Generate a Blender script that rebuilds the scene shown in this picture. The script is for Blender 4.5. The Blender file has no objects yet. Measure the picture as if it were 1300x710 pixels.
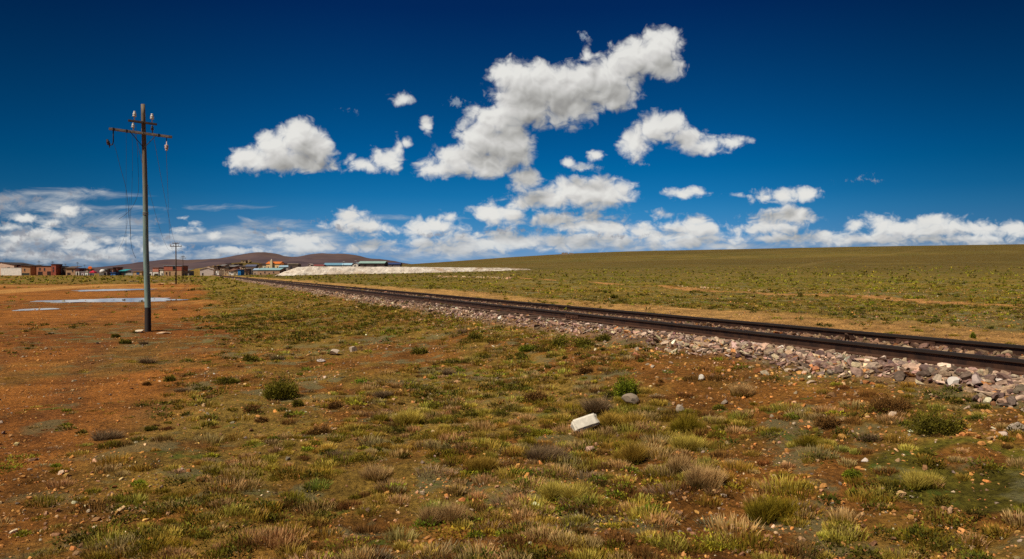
import bpy, bmesh, math
import numpy as np
from mathutils import Vector, Matrix

rng = np.random.default_rng(7)
C = bpy.context.scene.collection
F = 928.0; EYE = 1.75; HZ = 347.0; CX = 650.0
R_ = math.radians

# ------------------------------------------------------------------ noise
_tab = np.random.default_rng(3).random((256, 256)).astype(np.float32)
def vnoise(x, y, ox=0.0):
    x = np.asarray(x, dtype=np.float64) + ox; y = np.asarray(y, dtype=np.float64) + ox * 1.7
    xi = np.floor(x).astype(np.int64); yi = np.floor(y).astype(np.int64)
    fx = x - xi; fy = y - yi
    fx = fx * fx * fx * (fx * (fx * 6 - 15) + 10); fy = fy * fy * fy * (fy * (fy * 6 - 15) + 10)
    a = _tab[xi & 255, yi & 255]; b = _tab[(xi + 1) & 255, yi & 255]
    c = _tab[xi & 255, (yi + 1) & 255]; d = _tab[(xi + 1) & 255, (yi + 1) & 255]
    return (a * (1 - fx) + b * fx) * (1 - fy) + (c * (1 - fx) + d * fx) * fy
def fbm(x, y, s, o=4, ox=0.0):
    t = 0; amp = 0.5; tot = 0
    for k in range(o):
        ca, sa = math.cos(k * 1.1 + .5), math.sin(k * 1.1 + .5)
        t = t + amp * vnoise((x * ca - y * sa) / s, (x * sa + y * ca) / s, ox + 13.7 * k)
        tot += amp; amp *= .5; s = s / 2.03
    return t / tot
def sm(a, b, x):
    t = np.clip((x - a) / (b - a), 0, 1); return t * t * (3 - 2 * t)

# ------------------------------------------------------------------ terrain
DX, DY = -.3959, .9183           # railway direction
NX, NY = .9183, .3959            # to its right
def dcoord(x, y): return x * NX + y * NY
def scoord(x, y): return x * DX + y * DY
def sd(s, d): return s * DX + d * NX, s * DY + d * NY
PITCH = math.atan(8.0 / F)
_sil_x = np.array([-400, 250, 340, 400, 440, 480, 524, 580, 640, 730, 800, 900, 1100, 1300, 2400])
_sil_y = np.array([347, 347, 345.5, 341.5, 339, 337, 335.2, 331.5, 327, 321.6, 319, 317, 313, 310, 306])
_sil_az = np.arctan((_sil_x - CX) / F); _sil_t = (347 - _sil_y) / F
_sil_az = np.append(_sil_az, [2.2, 3.2]); _sil_t = np.append(_sil_t, [.03, 0])
RC = 720.0
def height(x, y, micro=True):
    x = np.asarray(x, dtype=np.float64); y = np.asarray(y, dtype=np.float64)
    d = dcoord(x, y); R = np.hypot(x, y) + 1e-6; az = np.arctan2(x, y)
    dw = d + (fbm(x, y, 6, 2, 5) - .5) * np.where(d < 5, 1.2, 0.0)
    z = np.interp(dw, [-2, 1, 3, 5.0, 6.6, 7.15, 7.76, 8.1, 8.9, 9.1, 9.8, 10.6, 12, 14.5, 20, 40, 80],
                  [0, .03, .13, .31, .45, .64, .69, .752, .765, .70, .69, .62, .61, .62, .64, .72, .72])
    z = z + .15 * np.exp(-((d - 6.1) / 1.1) ** 2) * (1 - sm(8, 18, scoord(x, y)))
    z = z + .75 * sm(95, 330, R) * (1 - sm(-3, 6, d))
    tl = np.interp(az, _sil_az, _sil_t)
    cz = np.cos(az)
    A = 1.05 + RC * tl * np.clip(cz, .6, 1)
    t = np.clip((R - 50) / (RC - 50), 0, 1)
    p = t ** 2.15
    over = np.clip((R - RC) / 1500, 0, 1)
    z = z + A * p * (1 - over * over * (3 - 2 * over)) * sm(12, 40, d) * np.where(tl > 0, 1, 0)
    # low hill of the town
    for (px, Yc, top, sg, sy) in ((306, 560, 334.5, 34, 60),):
        cx, cy = (px - CX) / F * Yc, Yc
        hz = EYE + (347 - top) / F * Yc - .7
        z = z + hz * np.exp(-((x - cx) / sg) ** 2 - ((y - cy) / sy) ** 2)
    if micro:
        lum = 1 - sm(5.2, 6.4, d) * (1 - sm(9.6, 11.5, d))
        lot = 1 - sm(-1.2, .6, d)
        hm = (fbm(x, y, 1.3, 3, 31) - .5) * .16 + (fbm(x, y, .35, 2, 51) - .5) * .08
        z = z + hm * lum * (1 - .78 * lot) * (1 - sm(60, 160, R))
        z = z + (fbm(x, y, 9, 3, 77) - .5) * .35 * lum * sm(8, 40, R) * (1 - .8 * lot) * (1 - sm(300, 700, R) * .5)
        # little mound round the pole
        z = z + .10 * np.exp(-((x + 11.1) ** 2 + (y - 22.4) ** 2) / .8)
    return z
def hz1(x, y): return float(height(np.array([x]), np.array([y]))[0])
def onground(px, py):
    u = (px - CX) / F; v = (HZ - py) / F
    Y = np.concatenate([np.arange(2, 60, .02), np.arange(60, 900, .5)])
    g = height(u * Y, Y) - (EYE + v * Y)
    i = int(np.argmax(g > 0))
    if g[i] <= 0: i = len(Y) - 1
    return u * Y[i], Y[i], float(height(u * Y[i:i + 1], Y[i:i + 1])[0])
def at(px, py, Y): return Vector(((px - CX) / F * Y, Y, EYE + (HZ - py) / F * Y))
def polydist(x, y, pts):
    best = np.full(x.shape, 1e9)
    for (ax, ay), (bx, by) in zip(pts[:-1], pts[1:]):
        vx, vy = bx - ax, by - ay; L = vx * vx + vy * vy
        t = np.clip(((x - ax) * vx + (y - ay) * vy) / L, 0, 1)
        best = np.minimum(best, np.hypot(x - ax - t * vx, y - ay - t * vy))
    return best
def pxline(pp): return [onground(*p)[:2] for p in pp]

# ------------------------------------------------------------------ mesh utils
def mesh_tris(name, V, T, mat, cols=None, parent=None, smooth=False):
    V = np.ascontiguousarray(V, dtype=np.float32); T = np.ascontiguousarray(T, dtype=np.int32)
    n = T.shape[1]
    me = bpy.data.meshes.new(name)
    me.vertices.add(len(V)); me.vertices.foreach_set('co', V.ravel())
    me.loops.add(T.size); me.loops.foreach_set('vertex_index', T.ravel())
    me.polygons.add(len(T)); me.polygons.foreach_set('loop_start', np.arange(0, T.size, n, dtype=np.int32))
    me.polygons.foreach_set('use_smooth', np.full(len(T), smooth))
    if cols is not None:
        a = me.color_attributes.new('col', 'FLOAT_COLOR', 'POINT')
        c4 = np.ones((len(V), 4), dtype=np.float32); c4[:, :3] = cols
        a.data.foreach_set('color', c4.ravel())
    me.update(calc_edges=True); me.materials.append(mat)
    o = bpy.data.objects.new(name, me); C.objects.link(o)
    if parent: o.parent = parent
    return o
def tag(o, label=None, cat=None, group=None, kind=None):
    if label: o['label'] = label
    if cat: o['category'] = cat
    if group: o['group'] = group
    if kind: o['kind'] = kind
    return o
def empty(name, loc, rz=0):
    o = bpy.data.objects.new(name, None); C.objects.link(o); o.location = loc; o.rotation_euler = (0, 0, rz)
    o.empty_display_size = .2
    return o
def bmobj(name, bm, mat, parent=None, smooth=False):
    me = bpy.data.meshes.new(name)
    bmesh.ops.recalc_face_normals(bm, faces=bm.faces)
    for f in bm.faces: f.smooth = smooth
    bm.to_mesh(me); bm.free(); me.materials.append(mat)
    o = bpy.data.objects.new(name, me); C.objects.link(o)
    if parent: o.parent = parent
    return o
def add_box(bm, x0, x1, y0, y1, z0, z1, bevel=0):
    v = [bm.verts.new(p) for p in ((x0, y0, z0), (x1, y0, z0), (x1, y1, z0), (x0, y1, z0), (x0, y0, z1), (x1, y0, z1), (x1, y1, z1), (x0, y1, z1))]
    fs = [bm.faces.new([v[i] for i in f]) for f in ((0, 3, 2, 1), (4, 5, 6, 7), (0, 1, 5, 4), (1, 2, 6, 5), (2, 3, 7, 6), (3, 0, 4, 7))]
    if bevel:
        es = list({e for f in fs for e in f.edges})
        bmesh.ops.bevel(bm, geom=es, offset=bevel, segments=2, affect='EDGES', profile=.6)
    return v
def add_tube(bm, pts, rad, n=8, cap=True):
    pts = [Vector(p) for p in pts]
    rads = rad if isinstance(rad, (list, tuple)) else [rad] * len(pts)
    rings = []
    ref = Vector((0, 0, 1))
    for i, p in enumerate(pts):
        t = (pts[min(i + 1, len(pts) - 1)] - pts[max(i - 1, 0)]).normalized()
        r = ref if abs(t.dot(ref)) < .95 else Vector((0, 1, 0))
        a = t.cross(r).normalized(); b = t.cross(a).normalized()
        rings.append([bm.verts.new(p + (a * math.cos(2 * math.pi * k / n) + b * math.sin(2 * math.pi * k / n)) * rads[i]) for k in range(n)])
    for A, B in zip(rings[:-1], rings[1:]):
        for k in range(n): bm.faces.new((A[k], A[(k + 1) % n], B[(k + 1) % n], B[k]))
    if cap: bm.faces.new(rings[0][::-1]); bm.faces.new(rings[-1])
def add_lathe(bm, prof, M=Matrix.Identity(4), n=16):
    rings = [[bm.verts.new(M @ Vector((r * math.cos(2 * math.pi * k / n), r * math.sin(2 * math.pi * k / n), z))) for k in range(n)] for r, z in prof]
    for A, B in zip(rings[:-1], rings[1:]):
        for k in range(n): bm.faces.new((A[k], A[(k + 1) % n], B[(k + 1) % n], B[k]))
    bm.faces.new(rings[0][::-1]); bm.faces.new(rings[-1])

# ------------------------------------------------------------------ materials
def newmat(name):
    m = bpy.data.materials.new(name); m.use_nodes = True
    nt = m.node_tree; b = nt.nodes['Principled BSDF']
    return m, nt, b
def N(nt, t, **kw):
    n = nt.nodes.new(t)
    for k, v in kw.items():
        if k.startswith('i_'):
            key = k[2:]
            n.inputs[int(key) if key.isdigit() else key].default_value = v
        else: setattr(n, k, v)
    return n
def L(nt, a, b): nt.links.new(a, b)
def math_(nt, op, a, b=None, c=None, clamp=False):
    n = nt.nodes.new('ShaderNodeMath'); n.operation = op; n.use_clamp = clamp
    for i, v in enumerate((a, b, c)):
        if v is None: continue
        if isinstance(v, (int, float)): n.inputs[i].default_value = v
        else: nt.links.new(v, n.inputs[i])
    return n.outputs[0]
def vmath(nt, op, a, b=None, c=None, out=0):
    n = nt.nodes.new('ShaderNodeVectorMath'); n.operation = op
    for i, v in enumerate((a, b, c)):
        if v is None: continue
        if isinstance(v, (tuple, list)): n.inputs[i].default_value = v
        else: nt.links.new(v, n.inputs[i])
    return n.outputs[out]
def mixc(nt, f, a, b, mode='MIX'):
    n = nt.nodes.new('ShaderNodeMix'); n.data_type = 'RGBA'; n.blend_type = mode
    for i, v in ((0, f), (6, a), (7, b)):
        if isinstance(v, (int, float)): n.inputs[i].default_value = v
        elif isinstance(v, (tuple, list)): n.inputs[i].default_value = tuple(v) + ((1,) if len(v) == 3 else ())
        else: nt.links.new(v, n.inputs[i])
    return n.outputs[2]
def smooth_(nt, v, a, b, o0=0., o1=1.):
    n = nt.nodes.new('ShaderNodeMapRange'); n.interpolation_type = 'SMOOTHSTEP'
    nt.links.new(v, n.inputs[0]); n.inputs[1].default_value = a; n.inputs[2].default_value = b
    n.inputs[3].default_value = o0; n.inputs[4].default_value = o1
    return n.outputs[0]
def noise_(nt, vec, scale, detail=3, rough=.55, dist=0, out=0):
    n = nt.nodes.new('ShaderNodeTexNoise'); n.inputs['Scale'].default_value = scale
    n.inputs['Detail'].default_value = detail; n.inputs['Roughness'].default_value = rough
    n.inputs['Distortion'].default_value = dist
    if vec is not None: nt.links.new(vec, n.inputs['Vector'])
    return n.outputs[out]
def simple(name, col, rough=.85, var=.25, scale=4, bump=0, metal=0, spec=.3):
    m, nt, b = newmat(name)
    tc = N(nt, 'ShaderNodeTexCoord').outputs['Object']
    f = noise_(nt, tc, scale, 5, .65)
    f2 = smooth_(nt, f, .3, .7)
    c = mixc(nt, f2, tuple(x * (1 - var) for x in col), tuple(min(1, x * (1 + var)) for x in col))
    L(nt, c, b.inputs['Base Color']); b.inputs['Roughness'].default_value = rough
    b.inputs['Metallic'].default_value = metal; b.inputs['Specular IOR Level'].default_value = spec
    if bump:
        bn = N(nt, 'ShaderNodeBump'); bn.inputs['Strength'].default_value = bump; bn.inputs['Distance'].default_value = .02
        L(nt, f, bn.inputs['Height']); L(nt, bn.outputs[0], b.inputs['Normal'])
    return m
_mc = {}
def cmat(col, kind='paint'):
    k = (kind,) + tuple(round(c, 3) for c in col)
    if k not in _mc:
        _mc[k] = simple(kind, col, .85 if kind != 'metal_roof' else .5, .18, 1.5 if kind != 'fine' else 8)
    return _mc[k]
def attrmat(name, rough=.9, trans=0, nscale=60, nvar=.25, spec=.2):
    m, nt, b = newmat(name)
    a = N(nt, 'ShaderNodeAttribute', attribute_name='col').outputs['Color']
    if nvar:
        geo = N(nt, 'ShaderNodeNewGeometry').outputs['Position']
        f = noise_(nt, geo, nscale, 3, .6)
        f = smooth_(nt, f, .3, .7, 1 - nvar, 1 + nvar)
        g = N(nt, 'ShaderNodeVectorMath', operation='SCALE'); L(nt, a, g.inputs[0]); L(nt, f, g.inputs['Scale'])
        a = g.outputs[0]
    L(nt, a, b.inputs['Base Color']); b.inputs['Roughness'].default_value = rough
    b.inputs['Specular IOR Level'].default_value = spec
    if trans:
        tr = N(nt, 'ShaderNodeBsdfTranslucent'); L(nt, a, tr.inputs[0])
        mx = N(nt, 'ShaderNodeMixShader'); mx.inputs[0].default_value = trans
        L(nt, b.outputs[0], mx.inputs[1]); L(nt, tr.outputs[0], mx.inputs[2])
        L(nt, mx.outputs[0], nt.nodes['Material Output'].inputs[0])
    return m
# ------------------------------------------------------------------ camera, sun, sky
SUN_EL, SUN_AZ = R_(54), R_(-129)      # azimuth measured from +Y towards +X
def make_camera():
    cam = bpy.data.cameras.new('camera'); co = bpy.data.objects.new('camera', cam); C.objects.link(co)
    co.location = (0, 0, EYE); co.rotation_euler = (R_(90) - PITCH, 0, 0)
    cam.sensor_width = 36; cam.lens = 36 * F / 1300; cam.clip_start = .05; cam.clip_end = 20000
    bpy.context.scene.camera = co
def make_sun():
    l = bpy.data.lights.new('sun', 'SUN'); l.energy = 5.0; l.angle = R_(.53); l.color = (1, .90, .74)
    o = bpy.data.objects.new('sun', l); C.objects.link(o)
    dvec = Vector((math.sin(SUN_AZ) * math.cos(SUN_EL), math.cos(SUN_AZ) * math.cos(SUN_EL), math.sin(SUN_EL)))
    o.rotation_euler = dvec.to_track_quat('Z', 'Y').to_euler(); o.location = dvec * 60

CLOUDS = [ # px, py, rx, ry : heaps of cumulus, by bearing and height above the horizon
 (378,176,27,23),(352,188,28,21),(402,188,21,21),(322,203,26,15),(366,206,50,14),(402,211,26,9),(306,201,14,11),
 (838,60,27,25),(806,76,32,24),(772,98,36,28),(737,108,34,30),(845,84,20,23),(702,113,38,30),(662,104,38,26),(640,93,20,14),
 (662,134,46,27),(722,138,36,25),(778,118,30,25),(628,150,34,19),(612,174,33,26),(642,182,32,28),(582,203,34,18),(556,214,24,13),
 (612,209,42,17),(657,196,20,17),(669,227,21,15),(744,72,7,14),(690,100,30,18),
 (830,164,25,19),(805,184,18,18),(852,158,18,13),(872,177,22,13),(897,185,22,10),(922,181,19,7),(942,177,11,4),
 (737,245,52,19),(770,247,36,15),(700,254,42,14),(665,260,28,9),
 (490,204,20,14),(461,210,18,8),(506,190,6,12),(516,181,6,6),(512,127,14,6),(541,159,7,8),
 (865,246,23,6),(882,242,10,4.5),(973,250,22,7),(991,249,13,9),(1025,247,16,8),(946,249,13,2.5),
 (721,206,7,6),(757,198,9,6),(740,213,12,5),
 (556,290,38,12),(530,295,24,8),(571,276,14,8),(626,271,24,14),(650,274,22,13),(700,280,30,13),(742,285,38,15),(782,290,36,14),(812,294,22,13),
 (878,291,36,14),(884,281,17,9),(845,272,15,5),(905,290,14,9),(838,300,28,10),(1000,276,32,14),(984,286,40,16),(960,291,20,9),(934,293,12,8),
 (1012,271,16,8),(1045,297,14,8),(1088,285,18,9),(1122,283,36,10),(1152,290,50,14),(1182,281,36,9),(1192,292,50,13),(1242,291,34,11),(1286,293,28,12),
 (1110,303,60,8),(1200,304,110,8),(1000,303,80,8),(640,307,110,14),(760,304,80,11),(580,316,70,7),(548,310,36,8),(880,307,60,9),
 (455,285,34,12),(446,275,20,9),(472,287,24,11),(400,316,40,10),(470,313,22,8),(440,317,30,7),(300,318,40,5),
 (85,267,17,9),(30,277,14,6),(62,285,12,5),(105,300,16,7),(52,297,18,7),(135,305,14,6),(12,312,18,7),(165,306,14,6),(90,309,20,8),(116,310,18,8),(70,302,16,6),(20,303,20,8),(12,289,22,6),(150,318,20,6),(240,293,15,5),(232,277,6,2.5),(248,283,7,2.5),
 (270,300,8,6),(348,300,14,6),(380,306,30,10),(205,314,30,5),(40,322,60,6),(130,326,40,5),
]
WASH = [(350,287,68,15),(310,303,70,18),(230,305,60,10),(400,300,60,13),(64,262,74,16),(15,252,56,10),(110,250,52,9),(120,300,100,16),(30,306,80,20),
 (190,263,60,2.5),(260,265,60,2.5),(150,282,60,14),(380,314,120,12),(510,277,40,3),(560,322,120,10),(250,325,160,12),(700,312,170,12),(1000,312,500,6),
 (60,330,120,14)]
DARK = [(88,274,16,3.5),(45,304,20,3.5),(112,307,20,3.5),(15,319,20,3.5),(45,316,45,3),(75,327,80,5),(130,331,50,3),(215,312,26,2.5),(300,324,34,2),(20,297,26,5),(100,300,20,4),(60,285,18,3),(8,252,18,6),(8,265,15,6),(40,255,18,5.5),(28,250,10,4),(94,245,15,3.6),(113,286,20,5),(120,239,5,2.5),(175,283,10,3),(346,291,12,3),(318,288,12,3),
 (386,293,10,3),(326,296,12,4),(405,281,16,4),(10,283,6,3),(42,293,20,3),(40,322,40,5),(200,302,12,4),(180,280,14,4),(30,310,40,5),(447,141,11,3),(1100,229,18,2.5),(1108,223,7,3),
 (580,133,11,8),(742,213,12,4),(739,47,8,4),(816,209,9,2.5),(640,292,22,4),(712,272,26,4),(560,298,26,4),(665,292,20,5),(790,300,26,4),(430,290,20,4)]  # small grey clouds, plus shaded undersides painted below the white ones
def shape_field(nt, P, blobs, k, box, margin):
    """smooth union of ellipses in the (bearing, height) chart -> how deep a direction lies inside the cloud"""
    acc = None
    x0, x1, y0, y1 = box
    for (px, py, rx, ry) in blobs:
        if py > 262: ry *= .86; rx *= .95
        if px + rx < x0 - margin or px - rx > x1 + margin or py + ry < y0 - margin or py - ry > y1 + margin: continue
        cx, cy = (px - CX) / 100, (HZ - py) / 100; ix, iy = 100 / rx, 100 / ry
        n = vmath(nt, 'MULTIPLY_ADD', P, (ix, iy, 0), (-cx * ix, -cy * iy, 0))
        l = vmath(nt, 'LENGTH', n, out=1)
        s = min(rx, ry) ** .6 * 12 ** .4 / 12.0      # distance to the rim in units of about 12 px, so that billows keep one size
        d = math_(nt, 'MULTIPLY_ADD', l, s, -s)
        acc = d if acc is None else math_(nt, 'SMOOTH_MIN', acc, d, k)
    return None if acc is None else math_(nt, 'MULTIPLY', acc, -1.0)
def n2d(nt, vec, scale, detail, rough, dist=0, out=0):
    o = noise_(nt, vec, scale, detail, rough, dist, out); o.node.noise_dimensions = '2D'; return o
def scl(nt, c, k):
    g = N(nt, 'ShaderNodeVectorMath', operation='SCALE'); L(nt, c, g.inputs[0]); g.inputs['Scale'].default_value = k; return g.outputs[0]
def ramp(nt, f, stops):
    cr = N(nt, 'ShaderNodeValToRGB'); L(nt, f, cr.inputs[0]); e = cr.color_ramp.elements
    e[0].position, e[0].color = stops[0][0], stops[0][1] + (1,)
    e[1].position, e[1].color = stops[-1][0], stops[-1][1] + (1,)
    for p, c in stops[1:-1]:
        x = e.new(p); x.color = c + (1,)
    return cr.outputs[0]
def cloud_cell(ont, oP, ov, obase, box):
    K = 1 / SKY_STRENGTH
    nt = bpy.data.node_groups.new('clouds', 'ShaderNodeTree')      # a small tree of its own: quick to wire
    for nm, ty in (('P', 'NodeSocketVector'), ('v', 'NodeSocketFloat'), ('base', 'NodeSocketColor')):
        nt.interface.new_socket(nm, in_out='INPUT', socket_type=ty)
    nt.interface.new_socket('S', in_out='OUTPUT', socket_type='NodeSocketShader')
    gi = nt.nodes.new('NodeGroupInput'); go = nt.nodes.new('NodeGroupOutput')
    P, v, base = gi.outputs[0], gi.outputs[1], gi.outputs[2]
    def lift(Pv):
        s = N(nt, 'ShaderNodeSeparateXYZ'); L(nt, Pv, s.inputs[0])
        c = N(nt, 'ShaderNodeCombineXYZ'); L(nt, s.outputs[0], c.inputs[0])
        # turbulence gets finer towards the horizon, where the clouds are farther off
        L(nt, math_(nt, 'MULTIPLY', math_(nt, 'POWER', math_(nt, 'MAXIMUM', s.outputs[1], .02), .72), 1.9), c.inputs[1])
        return c.outputs[0]
    def billow(Pv, det=1.0):
        q = lift(Pv)
        wv = n2d(nt, q, 3.2, 2, .55, 0, 1)
        wv = vmath(nt, 'MULTIPLY_ADD', vmath(nt, 'SUBTRACT', wv, (.5, .5, .5)), (.30, .30, 0), q)
        vo = N(nt, 'ShaderNodeTexVoronoi'); vo.feature = 'F1'; vo.voronoi_dimensions = '2D'; vo.inputs['Scale'].default_value = 4.2
        vo.inputs['Detail'].default_value = 2.6 * det; vo.inputs['Roughness'].default_value = .42 + .06 * det; vo.inputs['Lacunarity'].default_value = 2.3
        vo.normalize = True
        L(nt, wv, vo.inputs['Vector'])
        n2 = n2d(nt, q, 2.1, 5 * det, .52)
        b = math_(nt, 'MULTIPLY_ADD', vo.outputs['Distance'], -1.9, .82)
        return math_(nt, 'MULTIPLY_ADD', n2, 1.35, math_(nt, 'SUBTRACT', b, .67))
    out = base
    gW = shape_field(nt, P, WASH, .5, box, 60)
    if gW is not None:
        st = vmath(nt, 'MULTIPLY', P, (.8, 3.2, 1))
        wn = n2d(nt, st, 1.6, 5, .62, .6)
        wa = smooth_(nt, math_(nt, 'MULTIPLY_ADD', wn, 3.0, math_(nt, 'ADD', gW, -1.5)), -.25, 1.2, 0, .8)
        wa = math_(nt, 'MULTIPLY', wa, smooth_(nt, n2d(nt, st, 4.3, 4, .6), .25, .6, .62, 1))
        wcol = mixc(nt, smooth_(nt, n2d(nt, st, 2.3, 4, .6), .3, .7), (.30, .36, .44), (.62, .63, .62))
        out = mixc(nt, wa, out, scl(nt, wcol, K))
    P1 = vmath(nt, 'ADD', P, (-.035, .06, 0)); P2 = vmath(nt, 'ADD', P, (-.10, .24, 0))
    S0 = shape_field(nt, P, CLOUDS, .35, box, 40)
    if S0 is not None:
        S2 = shape_field(nt, P2, CLOUDS, .35, box, 55)
        B0, B1 = billow(P, .5), billow(P1, .5)
        Df = math_(nt, 'ADD', S0, billow(P))
        D0 = math_(nt, 'ADD', S0, B0)
        S1 = math_(nt, 'MULTIPLY_ADD', math_(nt, 'SUBTRACT', S2, S0), .27, S0)
        relief = math_(nt, 'SUBTRACT', D0, math_(nt, 'ADD', S1, B1))
        fine = n2d(nt, P, 16, 4, .6)
        under = smooth_(nt, S2, .3, 1.6)                     # shaded undersides fray and thin out
        a_in = math_(nt, 'MULTIPLY_ADD', math_(nt, 'SUBTRACT', fine, .5), .42, Df)
        a_in = math_(nt, 'MULTIPLY_ADD', under, .0, a_in)
        alpha = math_(nt, 'MULTIPLY', smooth_(nt, a_in, -.14, .66), smooth_(nt, Df, .1, 1.0, .70, 1.0))
        depth = math_(nt, 'MAXIMUM', math_(nt, 'MINIMUM', math_(nt, 'MULTIPLY_ADD', B0, .4, S2), 2.4), -1.5)
        lit = math_(nt, 'MULTIPLY_ADD', depth, -.25, .75)  # sunlit tops and shaded bases painted into the cloud colour
        lit = math_(nt, 'MULTIPLY_ADD', math_(nt, 'MINIMUM', math_(nt, 'MAXIMUM', relief, -.8), .8), .36, lit, clamp=True)
        n3 = n2d(nt, P, 1.1, 3, .5)
        lit = math_(nt, 'MULTIPLY_ADD', math_(nt, 'SUBTRACT', n3, .5), .4, lit, clamp=True)
        ccol = ramp(nt, lit, [(0, (.25, .245, .24)), (.25, (.345, .34, .325)), (.5, (.48, .475, .455)), (.75, (.63, .62, .60)), (1, (.78, .775, .74))])
        far = smooth_(nt, v, .75, .1)
        ccol = mixc(nt, math_(nt, 'MULTIPLY', far, .34), ccol, (.34, .43, .54))
        out = mixc(nt, alpha, out, scl(nt, ccol, K))
    gD = shape_field(nt, P, DARK, .2, box, 30)
    if gD is not None:
        dn = math_(nt, 'MULTIPLY_ADD', n2d(nt, P, 7, 5, .68), 4.2, math_(nt, 'ADD', gD, -2.15))
        da = smooth_(nt, dn, -.1, .9, 0, .72)
        dcol = mixc(nt, n2d(nt, P, 5, 3, .6), (.21, .225, .27), (.36, .36, .39))
        dcol = mixc(nt, smooth_(nt, v, 1.05, 1.25), dcol, (.30, .36, .44))
        out = mixc(nt, da, out, scl(nt, dcol, K))
    b = N(nt, 'ShaderNodeBackground'); L(nt, out, b.inputs[0]); b.inputs[1].default_value = SKY_STRENGTH
    L(nt, b.outputs[0], go.inputs[0])
    g = ont.nodes.new('ShaderNodeGroup'); g.node_tree = nt
    L(ont, oP, g.inputs[0]); L(ont, ov, g.inputs[1]); L(ont, obase, g.inputs[2])
    return g.outputs[0]
def make_world():
    w = bpy.data.worlds.new('World'); bpy.context.scene.world = w; w.use_nodes = True
    nt = w.node_tree; bg = nt.nodes['Background']
    sky = N(nt, 'ShaderNodeTexSky'); sky.sky_type = 'NISHITA'; sky.sun_disc = False
    sky.sun_elevation = SUN_EL; sky.sun_rotation = SUN_AZ; sky.altitude = 3900; sky.air_density = 1.0; sky.dust_density = .3; sky.ozone_density = 2.0
    tc = N(nt, 'ShaderNodeTexCoord').outputs['Generated']
    sp = N(nt, 'ShaderNodeSeparateXYZ'); L(nt, tc, sp.inputs[0])
    y = math_(nt, 'MAXIMUM', sp.outputs[1], .05)
    u = math_(nt, 'MULTIPLY', math_(nt, 'DIVIDE', sp.outputs[0], y), F / 100)
    v = math_(nt, 'MULTIPLY', math_(nt, 'DIVIDE', sp.outputs[2], y), F / 100)
    cb = N(nt, 'ShaderNodeCombineXYZ'); L(nt, u, cb.inputs[0]); L(nt, v, cb.inputs[1])
    P = cb.outputs[0]
    # the clear sky, deepened as through a polarising filter
    base = sky.outputs[0]
    if not SKY_RAW: base = mixc(nt, 1.0, base, ramp(nt, math_(nt, 'ABSOLUTE', sp.outputs[2]), SKY_STOPS), 'MULTIPLY')
    # vignette and polariser falloff put into the sky colour, towards both sides of the view
    side = smooth_(nt, math_(nt, 'ABSOLUTE', math_(nt, 'ARCTAN2', sp.outputs[0], sp.outputs[1])), .16, .68, 1.0, .56)
    side = math_(nt, 'MAXIMUM', side, smooth_(nt, sp.outputs[2], .38, .55))
    if not SKY_RAW: base = scl(nt, vmath(nt, 'MULTIPLY', base, (.9, .98, 1.05)), 1.0); nt.links.new(side, base.node.inputs['Scale'])
    L(nt, base, bg.inputs['Color']); bg.inputs['Strength'].default_value = SKY_STRENGTH
    plain = bg.outputs[0]
    def choose(cond, a, b):          # cond 1 -> b
        m = N(nt, 'ShaderNodeMixShader'); L(nt, cond, m.inputs[0]); L(nt, a, m.inputs[1]); L(nt, b, m.inputs[2]); return m.outputs[0]
    def column(x0, x1, rows):
        # rows: descending py borders
        sh = plain
        for (ya, yb) in rows:        # ya lower border (bigger py)
            sh_cell = cloud_cell(nt, P, v, base, (x0, x1, yb, ya))
            c = math_(nt, 'MULTIPLY', math_(nt, 'GREATER_THAN', v, (HZ - ya) / 100), math_(nt, 'LESS_THAN', v, (HZ - yb) / 100))
            sh = choose(c, sh, sh_cell)
        return sh
    cols = [(-250, 120), (120, 280), (280, 440), (440, 560), (560, 640), (640, 740), (740, 860), (860, 1010), (1010, 1160), (1160, 1550)]
    rowset = {0: [(350, 200)], 1: [(350, 200)], 2: [(350, 240), (240, 120)], 3: [(350, 240), (240, 110)], 4: [(350, 240), (240, 60)], 5: [(350, 255), (255, 170), (170, 20)],
              6: [(350, 225), (225, 130), (130, 20)], 7: [(350, 220), (220, 130), (130, 20)], 8: [(350, 210)], 9: [(350, 240)]}
    def tree(i, j):
        if j - i == 1: return column(*cols[i], rowset[i])
        m = (i + j) // 2
        return choose(math_(nt, 'GREATER_THAN', u, (cols[m][0] - CX) / 100), tree(i, m), tree(m, j))
    res = tree(0, len(cols))
    gate = math_(nt, 'MULTIPLY', math_(nt, 'GREATER_THAN', sp.outputs[1], .3),
                 math_(nt, 'MULTIPLY', math_(nt, 'GREATER_THAN', v, -.03), math_(nt, 'LESS_THAN', v, 3.27)))
    res = choose(gate, plain, res)
    L(nt, res, nt.nodes['World Output'].inputs[0])
    w.cycles.sampling_method = 'MANUAL'; w.cycles.sample_map_resolution = 512
SKY_STRENGTH = .1; SKY_RAW = False
SKY_STOPS = [(0, (.27, .40, .68)), (.029, (.25, .40, .63)), (.05, (.19, .43, .63)), (.083, (.09, .43, .62)), (.104, (.035, .40, .60)), (.140, (.004, .365, .57)), (.156, (.003, .345, .56)), (.208, (.003, .285, .48)),
             (.267, (.004, .215, .40)), (.337, (.005, .13, .32)), (.38, (.01, .12, .30)), (.52, (.32, .33, .335)), (1, (.36, .37, .375))]
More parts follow.
